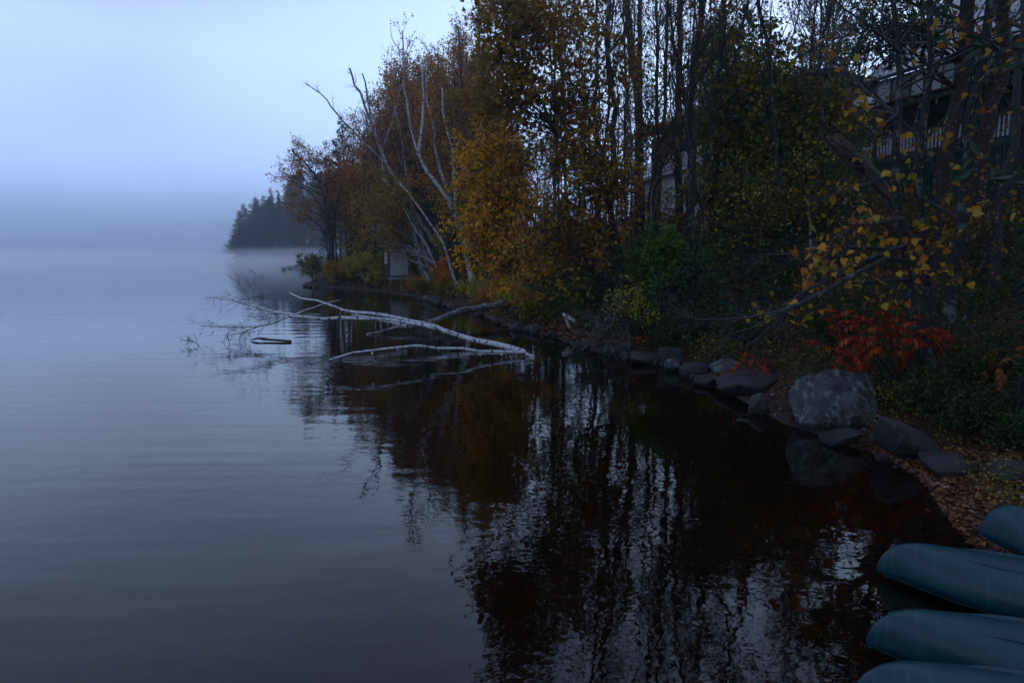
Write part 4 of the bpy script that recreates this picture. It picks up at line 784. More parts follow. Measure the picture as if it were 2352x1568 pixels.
for k_ in range(46):
    i_ = random.randrange(13, 24); f = random.random(); x = SH[i_][0] * (1 - f) + SH[i_ + 1][0] * f; y = SH[i_][1] * (1 - f) + SH[i_ + 1][1] * f + random.uniform(-2, 4); w = random.uniform(10, 30) * (y - 560) / 220
    boulder('rounded rock in the row lining the shore behind the fallen birches', x - w / 2, x + w / 2, y - w * random.uniform(.5, .8), y + 2, random.choice(['rock', 'rock', 'rock_l']), seed=30 + k_, sub=2, grp='rocks lining the far shore', nm='shore_rock', cat='rock')
for k_, (x, y, w) in enumerate([(652, 618, 10), (666, 616, 12), (682, 614, 14), (692, 612, 16), (700, 658, 10), (712, 659, 12), (728, 660, 10)]):
    boulder('small rock of the stony tip behind the point' if k_ < 4 else 'small stone at the waterline of the point', x - w / 2, x + w / 2, y - w * .4, y + 1, 'rock', seed=90 + k_, sub=2, grp='rocks of the far stony tip' if k_ < 4 else 'stones at the point', nm='shore_rock', cat='rock')
# ------------------------------------------------------------------ canoes
def canoe(label, tip, keel_far, L=4.8, W=.43, Hk=.36, shade=0, trim=False, roll=0):
    """upside-down canoe: tip = gunwale tip on the ground, keel_far = a point on the keel line"""
    a = gz(*tip, z=.06); k2 = gz(*keel_far, z=Hk + .06); d = Vector((k2.x - a.x, k2.y - a.y, 0)).normalized()
    root = thing('canoe', label, 'canoe', (a.x, a.y, max(.0, hz(a.x, a.y)) * 0 + .04), math.atan2(d.y, d.x), None)
    ns, nc = 56, 20; V = []
    def prof(s_):
        e_ = min(s_, L - s_); w = W * (1 - (1 - min(e_ / 1.75, 1)) ** 2.6); x = min(e_ / .34, 1); k_ = Hk * (1 - (1 - x) ** 2.3) ** .5 if x < 1 else Hk
        return max(w, .004), k_ * (1 + .06 * math.sin(math.pi * s_ / L)), .05 * (1 - min(e_ / 1.2, 1)) ** 2
    st = [0.0] + [L * (.5 - .5 * math.cos(math.pi * (k_ / (ns - 1)))) for k_ in range(1, ns)]
    for s_ in st:
        w, k_, sh = prof(s_)
        for q in range(nc + 1):
            th = math.pi * q / nc; cs, sn = math.cos(th), math.sin(th)
            V.append((s_, w * math.copysign(abs(cs) ** .85, cs), max(.0, -sh * (1 - sn)) + k_ * sn ** .8))
    F = [(i_ * (nc + 1) + j_, (i_ + 1) * (nc + 1) + j_, (i_ + 1) * (nc + 1) + j_ + 1, i_ * (nc + 1) + j_ + 1) for i_ in range(ns - 1) for j_ in range(nc)]
    hull = link('hull', mesh('hull', [(V, F, 0, None)], [M['canoe']]), root); md = hull.modifiers.new('thick', 'SOLIDIFY'); md.thickness = .008; md.offset = -1
    for sd in (-1, 1):
        T_ = Tubes(); T_.add([Vector((s_, sd * (prof(s_)[0] + .006), -.0)) for s_ in st[1:-1]], [.008] * (ns - 2), 6)
        link('gunwale', mesh('gunwale', T_.chunks(0), [M['trim' if trim else 'canoe_dk']]), root)
        # moulded rib running along the hull beside the keel
        T_ = Tubes(); ss = [.62 + (L - 1.24) * k_ / 30 for k_ in range(31)]; P = []; R = []
        for s_ in ss:
            w, k_, sh = prof(s_); th = math.pi / 2 - sd * .34; cs, sn = math.cos(th), math.sin(th); P.append(Vector((s_, w * abs(cs) ** .85 * sd, k_ * sn ** .8 + .002)))
            R.append(.024 * min(1, (s_ - .55) / .15, (L - .55 - s_) / .15))
        T_.add(P, R, 8); link('moulded_rib', mesh('moulded_rib', T_.chunks(0), [M['canoe']]), root)
    if trim:
        for k_ in range(12):
            s_ = .08 + .14 * k_; bm = bmesh.new(); bmesh.ops.create_icosphere(bm, subdivisions=1, radius=.006); me = bpy.data.meshes.new('rivet'); bm.to_mesh(me); bm.free(); me.materials.append(M['rivet'])
            link('rivet', me, root, (s_, -prof(s_)[0] - .018, .004))
    root.rotation_euler = (roll, 0, math.atan2(d.y, d.x)); return root
m, t, o = mat('teal_canoe_plastic'); g = N(t, 'ShaderNodeTexCoord').outputs['Object']
n1 = tex(t, 'ShaderNodeTexNoise', mapv(t, g, (1.2, 5, 5)), 1.5, 5, .6); n2 = tex(t, 'ShaderNodeTexNoise', mapv(t, g, (30, 3, 3)), 1.0, 4, .7); n3 = tex(t, 'ShaderNodeTexNoise', g, 60, 3, .6)
c = ramp(t, n1, [(.35, (.001, .027, .034)), (.7, (.002, .046, .056))]); c = mixc(t, ramp(t, n2, [(.55, (0, 0, 0)), (.75, (.55, .55, .55))]), c, (.03, .10, .125))
rg = ramp(t, n1, [(.3, (.26, .26, .26)), (.7, (.40, .40, .40))])
pbsdf(t, o, c, rg, n3, .08, .004, .32); M['canoe'] = m
M['canoe_dk'] = simple('dark_gunwale', (.002, .010, .012), .9); M['trim'] = simple('black_gunwale', (.02, .02, .024), .4); M['rivet'] = simple('steel_rivet', (.5, .5, .5), .3, metal=1)
canoe('upturned teal canoe on the leafy beach, highest and farthest right of the four', (2250, 1222), (2352, 1162), trim=True, Hk=.38)
canoe('upturned teal canoe with pale scuffs near its bow, second from the top', (2016, 1304), (2352, 1292), Hk=.30)
canoe('upturned teal canoe with a dark smudge on its side, third from the top', (1992, 1472), (2352, 1442), Hk=.30)
canoe('upturned light teal canoe cut off by the bottom edge of the photo', (1955, 1606), (2352, 1568), Hk=.31)
# ------------------------------------------------------------------ buildings
def box(name, lo, hi, m, parent, bev=0, rot=None):
    V = [(x, y, z) for x in (0, 1) for y in (0, 1) for z in (0, 1)]; c_ = Vector([(a + b) / 2 for a, b in zip(lo, hi)])
    V = [((a - .5) * (hi[0] - lo[0]), (b - .5) * (hi[1] - lo[1]), (c - .5) * (hi[2] - lo[2])) for a, b, c in V]
    me = mesh(name, [(V, [(0, 1, 3, 2), (4, 6, 7, 5), (0, 4, 5, 1), (2, 3, 7, 6), (0, 2, 6, 4), (1, 5, 7, 3)], 0, None)], [m])
    me.polygons.foreach_set('use_smooth', [False] * 6)
    o_ = link(name, me, parent, c_); 
    if rot: o_.rotation_euler = rot
    return o_
def window(parent, x0, x1, z0, z1, y, fm, mull=1, glass=None, out=-1):
    w = box('window', (x0, y - .03 * 1, z0), (x1, y + .03, z1), glass or M['glass'], parent); c_ = w.location; a, b = (x1 - x0) / 2, (z1 - z0) / 2; e_ = .05
    for lo, hi in (((-a - e_, -.06, -b - e_), (-a + e_ * .4, .04, b + e_)), ((a - e_ * .4, -.06, -b - e_), (a + e_, .04, b + e_)), ((-a + e_ * .4, -.06, b - e_ * .4), (a - e_ * .4, .04, b + e_)), ((-a + e_ * .4, -.08, -b - e_), (a - e_ * .4, .04, -b + e_ * .4))):
        box('frame', lo, hi, fm, w)
    for k_ in range(mull):
        xx = -a + 2 * a * (k_ + 1) / (mull + 1); box('mullion', (xx - .025, -.055, -b + e_ * .4), (xx + .025, .03, b - e_ * .4), fm, w)
    return w
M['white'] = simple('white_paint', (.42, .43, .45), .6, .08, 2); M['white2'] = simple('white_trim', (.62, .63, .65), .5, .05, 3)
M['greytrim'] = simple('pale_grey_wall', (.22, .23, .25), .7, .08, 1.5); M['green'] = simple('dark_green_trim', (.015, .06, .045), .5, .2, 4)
M['brown'] = simple('brown_siding', (.060, .028, .020), .8, .25, 2); M['brownroof'] = simple('brown_shingles', (.05, .03, .025), .9, .3, 5)
M['metal'] = simple('metal_roof', (.34, .36, .40), .4, .06, 1.2, metal=.3); M['glass'] = simple('dark_window_glass', (.012, .014, .018), .08, .2, 1, 0, spec=.7)
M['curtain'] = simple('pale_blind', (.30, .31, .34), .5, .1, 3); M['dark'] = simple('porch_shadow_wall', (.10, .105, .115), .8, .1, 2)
# white house with the green trim
ax_, ay_ = 16.4, 32.0; ang_ = math.atan2(-.966, .26); z0 = hz(17, 30) - .3
wh = thing('white_house', 'white clapboard house with green trim, pale metal roof and railed porch', 'house', (ax_, ay_, 0), ang_)
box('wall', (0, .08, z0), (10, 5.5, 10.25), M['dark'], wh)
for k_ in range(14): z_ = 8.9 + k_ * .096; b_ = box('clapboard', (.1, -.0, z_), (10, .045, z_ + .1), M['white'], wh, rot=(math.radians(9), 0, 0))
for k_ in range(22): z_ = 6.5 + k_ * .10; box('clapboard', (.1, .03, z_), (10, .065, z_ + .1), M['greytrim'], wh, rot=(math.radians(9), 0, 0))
box('corner_board', (-.02, -.06, z0), (.12, .1, 10.25), M['green'], wh)
for x0 in (.95, 3.6, 6.3): 
    w = window(wh, x0, x0 + 1.0, 8.98, 10.12, -.03, M['green'], 1, M['curtain' if x0 > 3 else 'glass']); box('sash', (-.46, -.05, -.03), (.46, .02, .03), M['green'], w)
box('eave_board', (-.3, -.3, 10.2), (10.3, -.22, 10.36), M['green'], wh)
def quadslab(name, pts, th, m, parent):
    P = [Vector(p) for p in pts]; n_ = (P[1] - P[0]).cross(P[3] - P[0]).normalized() * th; V = [tuple(p) for p in P] + [tuple(p + n_) for p in P]
    me = mesh(name, [(V, [(0, 3, 2, 1), (4, 5, 6, 7), (0, 1, 5, 4), (1, 2, 6, 5), (2, 3, 7, 6), (3, 0, 4, 7)], 0, None)], [m]); me.polygons.foreach_set('use_smooth', [False] * 6); return link(name, me, parent)
rf = quadslab('roof', [(-.4, -.35, 10.25), (10.4, -.35, 10.25), (10.4, 4.3, 14.6), (-.4, 4.3, 14.6)], .08, M['metal'], wh)
for k_ in range(26):
    x_ = -.35 + k_ * .43; sl = math.atan2(4.35, 4.65); box('roof_seam', (x_ - .015, 1.975 - 3.15, 12.52 - .02), (x_ + .015, 1.975 + 3.15, 12.52 + .03), M['metal'], rf, rot=(sl, 0, 0))
quadslab('roof', [(10.4, 9, 10.2), (-.4, 9, 10.2), (-.4, 4.3, 14.6), (10.4, 4.3, 14.6)], .08, M['metal'], wh)
box('porch_floor', (-2.2, -2.2, 6.25), (10, .0, 6.4), M['green'], wh)
quadslab('porch_roof', [(-2.4, -2.4, 8.55), (10.2, -2.4, 8.55), (10.2, .0, 8.9), (-2.4, .0, 8.9)], .06, M['brownroof'], wh)
box('porch_beam', (-2.3, -2.25, 8.35), (10, -2.12, 8.5), M['green'], wh)
for x_ in (-2.1, .2, 2.5, 4.8, 7.1): box('porch_post', (x_ - .07, -2.2, 6.4), (x_ + .07, -2.06, 8.4), M['green'], wh)
box('railing', (-2.1, -2.16, 7.25), (10, -2.09, 7.33), M['green'], wh); box('railing', (-2.1, -2.16, 6.5), (10, -2.09, 6.56), M['green'], wh)
bal = None
for k_ in range(64):
    x_ = -1.95 + k_ * .165
    if any(abs(x_ - q) < .09 for q in (.2, 2.5, 4.8, 7.1)): continue
    if bal is None: bal = box('baluster', (x_ - .022, -2.145, 6.56), (x_ + .022, -2.10, 7.25), M['white2'], wh)
    else: b_ = bal.copy(); COL.objects.link(b_); b_.parent = wh; b_.location.x = x_
sk = None
for k_ in range(80):
    x_ = -2.05 + k_ * .145
    if sk is None: sk = box('skirting_slat', (x_ - .05, -2.16, z0), (x_ + .05, -2.12, 6.25), M['green'], wh)
    else: b_ = sk.copy(); COL.objects.link(b_); b_.parent = wh; b_.location.x = x_
window(wh, .6, 1.5, 6.9, 8.2, .0, M['white2'], 1); window(wh, 4.9, 5.8, 6.9, 8.2, .0, M['white2'], 1); d_ = box('door', (2.9, -.03, 6.42), (3.8, .02, 8.3), M['green'], wh)
# brown house with the white lower storey and balcony
bh = thing('brown_house', 'two storey brown house with white railed balcony over a pale window wall, seen between trunks', 'house', (11.0, 63.0, 0), math.atan2(-.984, .178)); zg = hz(12, 52) - .4
box('wall', (0, 0, zg), (21, 7, 8.6), M['white'], bh); box('upper_wall', (0, 1.6, 8.85), (21, 7, 12.6), M['brown'], bh)
box('balcony_floor', (-.2, -.5, 8.6), (18.5, 1.6, 8.84), M['white'], bh)
box('railing', (-.2, -.46, 9.82), (18.5, -.40, 9.9), M['white2'], bh); box('railing', (-.2, -.46, 8.95), (18.5, -.40, 9.01), M['white2'], bh)
bal = None
for k_ in range(124):
    x_ = -.1 + k_ * .15; post = k_ % 12 == 0
    if post: box('railing_post', (x_ - .06, -.48, 8.84), (x_ + .06, -.38, 9.98), M['white2'], bh); continue
    if bal is None: bal = box('baluster', (x_ - .018, -.445, 9.01), (x_ + .018, -.41, 9.82), M['white2'], bh)
    else: b_ = bal.copy(); COL.objects.link(b_); b_.parent = bh; b_.location.x = x_
for x0, x1, mu in ((1.5, 3.0, 1), (5.0, 6.6, 1), (10.8, 13.3, 2), (14.4, 16.4, 1), (17.6, 19.8, 1)): window(bh, x0, x1, 6.85, 8.2, -.03, M['white2'], mu)
for k_ in range(6): window(bh, 1 + 3.1 * k_, 2.6 + 3.1 * k_, 9.0 if k_ % 2 else 9.8, 11.2, 1.57, M['brown'], 1)
d_ = box('door', (8.9, -.04, zg + .5), (9.9, .02, 8.25), M['white2'], bh); box('door_panel', (-.3, -.035, -.6), (.3, -.022, .7), M['white'], d_)
quadslab('roof', [(-.8, -.9, 12.4), (21.5, -.9, 12.4), (21.5, 4.3, 13.5), (-.8, 4.3, 13.5)], .12, M['brownroof'], bh); box('fascia', (-.8, -.96, 12.34), (21.5, -.9, 12.6), M['white2'], bh)
quadslab('roof', [(21.5, 9.4, 12.4), (-.8, 9.4, 12.4), (-.8, 4.3, 13.5), (21.5, 4.3, 13.5)], .12, M['brownroof'], bh)
bt = box('attic_block', (6, 3.2, 12.6), (13.5, 8, 15.1), M['brown'], bh); box('flat_roof', (5.7, 2.9, 15.1), (13.8, 8.3, 15.32), M['white2'], bh)
window(bh, 10.6, 11.8, 13.5, 14.8, 3.17, M['white2'], 0, M['curtain']); 
for k_ in range(34): box('siding_board', (6.05 + k_ * .216, 3.18, 12.6), (6.05 + k_ * .216 + .03, 3.198, 15.09), M['brown'], bh)
ca = thing('brown_cabin', 'low brown board cabin with a pale metal roof edge left of the white house', 'house', (17.0, 46.0, 0), math.atan2(-.75, .35)); zc = hz(18, 42) - .4
box('wall', (0, 0, zc), (12, 5, 10.9), M['brown'], ca); quadslab('roof', [(-.5, -.6, 10.8), (12.6, -.6, 10.8), (12.6, 3, 11.9), (-.5, 3, 11.9)], .1, M['metal'], ca)
box('fascia', (-.5, -.66, 10.72), (12.6, -.6, 10.9), M['white2'], ca)
for k_ in range(40): box('siding_board', (.1 + k_ * .3, -.02, zc), (.14 + k_ * .3, .0, 10.7), M['brown'], ca)
window(ca, 2, 3.4, 8.4, 9.6, -.03, M['white2'], 1); window(ca, 7, 8.4, 8.4, 9.6, -.03, M['white2'], 1)
# little boat shed on posts
M['plank'] = simple('weathered_dark_plank', (.055, .035, .028), .9, .35, 6); M['panel'] = simple('pale_plywood', (.33, .33, .34), .8, .1, 3); M['moss'] = simple('mossy_roof', (.03, .035, .018), .95, .4, 5); M['deck'] = simple('green_grey_deck', (.16, .20, .19), .7, .15, 4)
M['post'] = simple('weathered_post', (.20, .16, .12), .9, .2, 4)
c_ = at(896, 634, 47); sh = thing('boat_shed', 'small dark plank shed on posts at the waterline with a pale panel door', 'shed', (c_.x, 47, c_.z), math.radians(25))
box('wall', (.0, .03, .0), (1.45, 1.6, 1.95), M['plank'], sh)
for k_ in range(12): box('plank', (-.05, .0, k_ * .163 + .008), (-.0, 1.6, k_ * .163 + .155), M['plank'], sh)
box('panel_door', (.03, -.03, .06), (1.28, .03, 1.86), M['panel'], sh)
rfq = box('roof', (-.35, -.35, 1.98), (1.8, 1.95, 2.1), M['moss'], sh, rot=(math.radians(4), 0, 0))
for k_ in range(6): box('shingle_row', (-1.09, -1.16 + k_ * .38, .06), (1.09, -.8 + k_ * .38, .10 + .006 * (k_ % 2)), M['moss'], rfq)
w = box('window', (-.075, .55, .95), (-.05, .95, 1.55), M['glass'], sh)
for lo, hi in (((-.03, -.25, -.32), (.012, -.19, .32)), ((-.03, .19, -.32), (.012, .25, .32)), ((-.03, -.19, .27), (.012, .19, .32)), ((-.05, -.26, -.38), (.012, .26, -.32)), ((-.025, -.015, -.32), (.01, .015, .27)), ((-.025, -.19, -.02), (.01, .19, .02))): box('frame', lo, hi, M['white2'], w)
box('deck', (-.1, -.75, -.14), (1.75, .0, -.05), M['deck'], sh); box('deck_edge', (-.12, -.8, -.2), (1.78, -.75, -.03), M['deck'], sh); box('floor_frame', (-.05, 0, -.25), (1.5, 1.6, -.02), M['plank'], sh)
for x_, y_ in ((.0, -.1), (.55, -.7), (.0, 1.5), (1.4, 1.5), (1.5, -.6)): box('post', (x_ - .05, y_ - .05, -1.6), (x_ + .05, y_ + .05, -.14), M['post'], sh)
# ------------------------------------------------------------------ shrubs and undergrowth
def shrub(label, bx, by, w, hgt, leafm, n=16, leaf=.09, per=6, stems=6, nm='shrub', Y=None, cat='shrub', tw_n=4, fall=.1):
    h = hit(bx, by, fallback=Y); Yc = h.y; W_ = px(w, Yc) / 2; H_ = px(hgt, Yc); s = Tree(leaf, per, .005, tw_n, fall)
    for k_ in range(stems):
        a = random.uniform(0, 6.28); r = random.uniform(.2, .8); tp = h + Vector((math.cos(a) * W_ * r, math.sin(a) * W_ * r, H_ * random.uniform(.6, 1.)))
        s.trunk([h + Vector((math.cos(a) * .1, math.sin(a) * .1, -.1)), h.lerp(tp, .5) + Vector((0, 0, H_ * .12)), tp], max(.012, H_ * .012), .006, 5, False)
        s.crown(max(3, n // stems + 2), min(1.6, (W_ + H_) * .38), .15, .08, .9, 1, 4, twigL=.3 if H_ < 2.5 else .42, which=k_)
    return plant(nm, label, cat, s, h, M['bark'], leafm, trunk_name='stems', crown_name='foliage')
shrub('yellow green shrub left of the boat shed', 838, 652, 95, 72, M['l_yg'], 40, .10, 6, 8)
shrub('dark leafy shrub hanging over the water at the tip of the point', 722, 648, 75, 60, M['l_olive'], 34, .1, 6, 7)
shrub('low brownish shrub on the shore of the point', 775, 655, 70, 45, M['l_mix'], 30, .1, 6, 6)
shrub('bright orange young maple in front of the birch bases', 1018, 655, 55, 52, M['l_orange'], 26, .1, 7, 6)
shrub('small red leaved shrub below the orange young maple', 1032, 672, 50, 26, M['sumac'], 18, .08, 5, 5)
shrub('olive shrub at the foot of the grey trunk by the shed', 972, 672, 50, 22, M['l_olive'], 20, .08, 6, 5)
shrub('yellow green bush above the mossy fallen birch', 1105, 692, 75, 45, M['l_yg'], 30, .09, 5, 7)
shrub('golden bush behind the root of the mossy fallen birch', 1165, 700, 70, 50, M['l_gold'], 26, .09, 5, 7)
shrub('pale yellow green sprig bush at the water by the shore rocks', 1212, 742, 45, 55, M['l_yg'], 14, .08, 4, 5)
shrub('dark green ferny bush behind the brush pile', 1380, 730, 130, 90, M['l_fern'], 40, .06, 7, 9)
shrub('thin yellow leaved shrub rising out of the brush pile', 1462, 800, 120, 150, M['l_yg'], 22, .075, 3, 7)
shrub('bright green young maple at the foot of the thick dark trunks', 1520, 700, 170, 150, M['l_green'], 60, .10, 7, 10)
shrub('green leafy bush below the snag on the bank', 1905, 800, 110, 90, M['l_fern'], 36, .055, 7, 8)
shrub('dark green bush above the long dark boulder', 1700, 800, 130, 60, M['l_fern'], 36, .055, 7, 8)
shrub('olive bush right of the hemlocks on the slope', 1830, 690, 120, 70, M['l_olive'], 30, .06, 6, 7)
shrub('low green brambles behind the sloping boulder', 2130, 950, 120, 55, M['l_fern'], 34, .05, 6, 8)
shrub('leafy green herbs behind the flat beach rock', 2230, 1010, 120, 70, M['l_fern'], 36, .045, 6, 9)
shrub('bright yellow sprig hanging beside the largest boulder', 2040, 945, 60, 22, M['l_yg'], 8, .055, 2, 3)
shrub('brown and green tangle at the right edge above the broad low rock', 2330, 1040, 90, 60, M['l_fern'], 30, .05, 6, 8)
shrub('green brambles between the sumac and the right edge', 2250, 900, 120, 60, M['l_fern'], 34, .05, 6, 8)
shrub('dull brown bush below the porch of the white house, left of the reddish pine', 2050, 590, 170, 120, M['l_dim'], 34, .07, 4, 8)
shrub('dull leafy bush between the reddish pine and the dark pine trunk', 2200, 600, 140, 130, M['l_dim'], 30, .07, 4, 8)
shrub('green bush below the porch near the right edge', 2300, 610, 120, 130, M['l_olive'], 30, .06, 4, 8)
shrub('dark green brush overhanging the round dark boulder', 1560, 800, 150, 60, M['l_fern'], 34, .055, 6, 8)
shrub('brown green brush drooping over the long dark boulder', 1640, 838, 120, 45, M['l_olive'], 26, .05, 5, 7)
for k_ in range(26):
    x = random.uniform(720, 1240); y = float(np.interp(x, [700, 880, 1010, 1120, 1240], [650, 662, 688, 715, 742])) - random.uniform(3, 22)
    if abs(x - 912) < 48: continue
    shrub('small mixed bush in the dense undergrowth along the far shore', x, y, random.uniform(30, 70), random.uniform(18, 55), M[random.choice(['l_mix', 'l_olive', 'l_rust', 'l_yg', 'l_mix'])], 14, .10, 5, 4)
SH_G = 'undergrowth bushes along the far shore'
for o_ in COL.objects:
    if o_.get('label', '').startswith('small mixed bush'): o_['group'] = SH_G
# hemlocks and young pines on the slope
def sapling_conifer(label, bx, by, w, hgt, kind, Y=None, nm='hemlock_tree'):
    h = hit(bx, by, fallback=Y); H_ = px(hgt, h.y); s = conifer(H_, H_ * .012, px(w, h.y) / 2, .26, .05, 1.5 if h.y < 16 else 1.3, kind, .16 if kind == 'spruce' else .13)
    P = s; r = thing(nm, label, 'conifer', h, random.uniform(0, 6)); a, b = s.meshes(nm, M['bark'], M['needle' if kind == 'spruce' else 'needle_pine'], width=.12 if kind == 'spruce' else .07, droop=.2); link('trunk', a, r); link('crown', b, r)
sapling_conifer('dark hemlock behind the bright green young maple', 1590, 770, 190, 240, 'spruce')
sapling_conifer('dark hemlock in the middle of the slope above the lichen spotted boulder', 1690, 760, 200, 230, 'spruce')
sapling_conifer('dark hemlock farther right on the slope', 1790, 740, 160, 210, 'spruce')
sapling_conifer('small dark hemlock close behind the round dark boulder', 1520, 800, 150, 170, 'spruce')
sapling_conifer('young white pine at the right edge of the photo', 2365, 700, 190, 230, 'pine', nm='young_pine')
sapling_conifer('low young pine at the right edge above the rocks', 2352, 985, 150, 150, 'pine', nm='young_pine')
# sumac
def frond_mesh(L, seed, m):
    rs = random.Random(seed); T_ = Tubes(); P = [Vector((0, L * f, .12 * L * math.sin(f * 2.2) - .42 * L * f * f)) for f in [k_ / 6 for k_ in range(7)]]; T_.add(P, [.004 - .0004 * k_ for k_ in range(7)], 3); V = []; F = []
    for k_ in range(11):
        f = .16 + .82 * k_ / 11; p = Vector((0, L * f, .12 * L * math.sin(f * 2.2) - .42 * L * f * f)); l_ = L * .34 * (1 - .5 * abs(f - .45) * 1.6) * rs.uniform(.8, 1.1)
        for sd in (-1, 1):
            d = Vector((sd * .75, .35, -rs.uniform(.5, 1.3))).normalized(); wv = Vector((0, 1, rs.uniform(-.4, .3))).normalized() * l_ * .19; b = len(V)
            V += [p, p + d * l_ * .35 + wv, p + d * l_, p + d * l_ * .35 - wv, ]; F += [(b, b + 1, b + 2), (b, b + 2, b + 3)]
    return mesh('leaf_frond', T_.chunks(0) + [([tuple(v) for v in V], F, 1, None)], [M['twig'], m])
def sumac(label, base, ells, m, L=.42, stems=6, seed=0):
    h = hit(*base); s = Tree(); root = None; fm = [frond_mesh(L, seed + k_, m) for k_ in range(4)]; tips = []
    for cx, cy, rx, ry, n in ells:
        for _ in range(n):
            T = at(random.gauss(cx, rx * .55), random.gauss(cy, ry * .55), h.y + random.uniform(-.7, .4)); tips.append(T)
    for k_ in range(stems):
        T = random.choice(tips); s.trunk([h + rv(.05), h.lerp(T, .5) + Vector((0, 0, .2)), T], .016, .008, 6, False)
    allp = [q for Q, R in s.path for q in Q[2:]]
    for T in tips:
        q = min(allp, key=lambda a: (a - T).length); s.tw.add([q, q.lerp(T, .5) + Vector((0, 0, .03)), T], [.007, .006, .004], 4)
    root = plant('sumac', label, 'sumac', s, h, M['bark'], m, trunk_name='stems', crown_name='twigs')
    for T in tips:
        for q in range(1):
            o_ = link('leaf_frond', random.choice(fm), root); o_.location = T - root.location; o_.rotation_euler = (random.gauss(-.15, .3), random.gauss(0, .3), random.uniform(0, 6.28)); k_ = random.uniform(.7, 1.15); o_.scale = (k_, k_, k_)
sumac('large staghorn sumac with drooping scarlet leaves over the largest boulder', (2060, 890), [(1970, 790, 80, 60, 40), (2070, 770, 90, 60, 34), (1940, 730, 40, 20, 8), (2130, 745, 50, 30, 10), (2000, 725, 60, 20, 10)], M['sumac'], .40, 9, 1)
sumac('small scarlet sumac hanging between the lichen boulders', (1775, 868), [(1752, 832, 45, 26, 20)], M['sumac'], .34, 4, 5)
sumac('low orange sumac near the right edge', (2310, 880), [(2300, 810, 55, 16, 10), (2310, 845, 40, 20, 8)], M['sumac_or'], .36, 4, 9)
sumac('tiny dark red sumac by the brush pile', (1500, 800), [(1478, 772, 14, 9, 5)], M['sumac'], .28, 2, 12)
# ------------------------------------------------------------------ leaf litter, herbs
def scatter(name, label, n, xr, yr, smin, smax, size, m, lift=0.02, tilt=.35, up=0.0, patch=None, dens_near=True):
    x = rng.uniform(*xr, n * 4); y = yr[0] + (yr[1] - yr[0]) * rng.random(n * 4) ** (1.6 if dens_near else 1); s_ = sdist(x, y); ok = (s_ > smin) & (s_ < smax)
    if patch is not None:
        pv = np.sin(x * patch + 1.3 * np.sin(y * patch * .7)) + np.sin(y * patch * 1.3 + 2 + 1.1 * np.sin(x * patch * .9)); ok &= pv > rng.uniform(-1.2, 1.2, len(x))
    x, y = x[ok][:n], y[ok][:n]; z = height(x, y) + lift; k_ = len(x); hh = rng.random(k_) ** 1.5 * up; P = np.stack([x, y, z + hh], 1)
    a = rng.uniform(0, 6.28, k_); D = np.stack([np.cos(a), np.sin(a), rng.normal(0, tilt, k_) + (.3 if up else 0)], 1); D /= np.linalg.norm(D, axis=1, keepdims=True)
    Nn = np.stack([rng.normal(0, tilt, k_), rng.normal(0, tilt, k_), np.ones(k_)], 1); Sd = np.cross(D, Nn); Sd /= np.linalg.norm(Sd, axis=1, keepdims=True); Up = np.cross(Sd, D)
    s2 = size * rng.uniform(.6, 1.3, k_)[:, None] * (1 if not dens_near else np.clip(y / 12, .8, 2.2)[:, None])
    V = np.stack([P - D * s2 * .5, P + Sd * s2 * .38 + Up * s2 * .12, P + D * s2 * .5, P - Sd * s2 * .38 + Up * s2 * .12], 1).reshape(-1, 3); b = (np.arange(k_) * 4)[:, None]
    tag(link(name, mesh(name, [(V, np.concatenate([b + np.array([[0, 1, 2]]), b + np.array([[0, 2, 3]])]), 0, None)], [m])), label, kind='stuff')
scatter('leaf_litter', 'fallen brown and orange leaves on the beach and bank', 60000, (1, 24), (4.5, 32), .05, 16, .075, M['l_brown'])
scatter('leaf_litter', 'fallen leaves on the far shore and slope', 40000, (-17, 26), (20, 62), .1, 22, .16, M['l_brown'], dens_near=False)
scatter('leaf_litter', 'dense drift of fallen leaves on the beach', 14000, (3.5, 12), (4.2, 9.5), .0, 3.2, .07, M['l_brown'], tilt=.5, dens_near=False)
scatter('sunken_leaves', 'sparse leaves lying under the clear shallow water', 900, (1.5, 10), (3.5, 14), -2.2, -.1, .06, M['l_brown'], lift=.008, tilt=.1, dens_near=False)
scatter('ground_herbs', 'green herbs and ferns covering the bank', 90000, (1, 24), (7.5, 32), .6, 14, .055, M['l_fern'], up=.55, tilt=.7, patch=.9)
scatter('ground_herbs', 'olive and yellow herbs among the litter', 30000, (1, 24), (6.8, 30), .4, 12, .05, M['l_olive'], up=.35, tilt=.7, patch=1.3)
scatter('ground_herbs', 'low green plants under the far trees', 36000, (-17, 16), (24, 62), .3, 12, .12, M['l_olive'], up=.6, tilt=.7, patch=.5, dens_near=False)
scatter('beach_pebbles', 'small pale pebbles at the water edge of the beach', 2600, (3.5, 11), (3.0, 9.5), -.35, .5, .035, M['rock_p'], lift=.0, tilt=.5, dens_near=False)
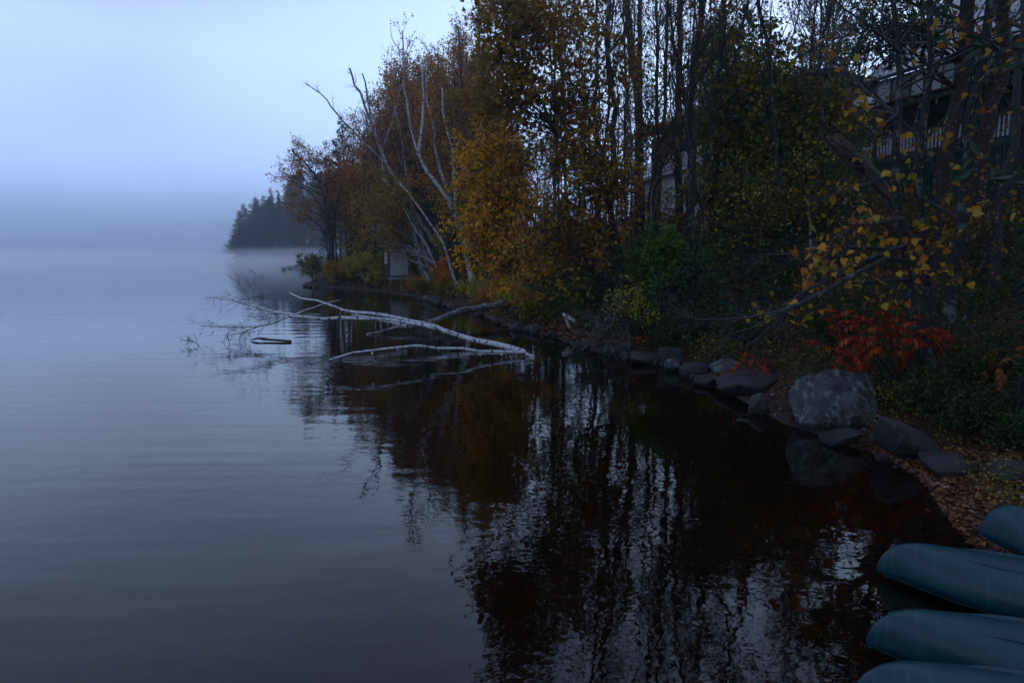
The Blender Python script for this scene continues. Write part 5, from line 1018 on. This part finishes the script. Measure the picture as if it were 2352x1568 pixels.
# ------------------------------------------------------------------ say which one: rank the look-alikes of the wood by height within each stretch of shore
def to_px(v):
    d = v.y * cp - (v.z - CAM_Z) * sp_; return (v.x / d * FPX + 512) * 2.297
ZN = [(815, 'near the tip of the point'), (872, 'left of the boat shed'), (955, 'straight behind the boat shed'), (1030, 'behind the leaning birches'), (1085, 'right behind the crooked white birch'), (1150, 'left of the golden birch'), (1260, 'behind the golden birch'),
      (1400, 'right of the golden birch'), (1500, 'around the thickest middle trunk'), (1640, 'before the white railed balcony'), (1800, 'beside the olive green maple'), (1960, 'between the two houses'), (9999, 'before the white house')]
ORD = ['tallest', 'second tallest', 'third tallest', 'fourth tallest', 'fifth tallest', 'sixth tallest', 'seventh tallest', 'eighth tallest', 'ninth tallest', 'tenth tallest', 'eleventh tallest', 'twelfth tallest', 'thirteenth tallest', 'fourteenth tallest', 'fifteenth tallest']
SHORT = {'rust leaved trees in the wood': 'rust leaved maple', 'nearly bare trees in the wood': 'nearly bare twiggy tree', 'mixed autumn trees in the wood': 'mixed brown and yellow tree', 'slim birches in the wood': 'slim white birch of the wood', 'dark spruces in the wood': 'dark spruce',
         'thin trunks of the bank in front of the houses': 'thin dark trunk with few dull leaves', 'pole thin trees of the bank': 'pole thin young tree', 'saplings of the undergrowth': 'small autumn sapling', 'white pines above the wood': 'grey green white pine', 'spruces near the houses': 'dark spruce near the houses', 'pines in the fog behind the houses': 'fog greyed pine far behind the houses'}
bk = {}
for o_ in COL.objects:
    if o_.parent or o_.get('group') not in SHORT: continue
    x = to_px(o_.location); z_ = next(n for a, n in ZN if x < a); bk.setdefault((o_['group'], z_), []).append(o_)
for (g_, z_), L in bk.items():
    L.sort(key=lambda o: -(o.scale.z * 100 + o.location.z))
    for k_, o_ in enumerate(L): o_['label'] = (ORD[min(k_, 14)] + ' ' if len(L) > 1 else '') + SHORT[g_] + ' ' + z_
B = sorted([o_ for o_ in COL.objects if o_.get('group') == SH_G], key=lambda o: to_px(o.location))
OD = ['first', 'second', 'third', 'fourth', 'fifth', 'sixth', 'seventh', 'eighth', 'ninth', 'tenth', 'eleventh', 'twelfth', 'thirteenth', 'fourteenth', 'fifteenth', 'sixteenth', 'seventeenth', 'eighteenth', 'nineteenth', 'twentieth']
for k_, o_ in enumerate(B): o_['label'] = ('small mixed bush on the far shore, %s from the left' % OD[k_]) if k_ < 14 else ('small mixed bush on the far shore, %s from the right' % OD[len(B) - 1 - k_])
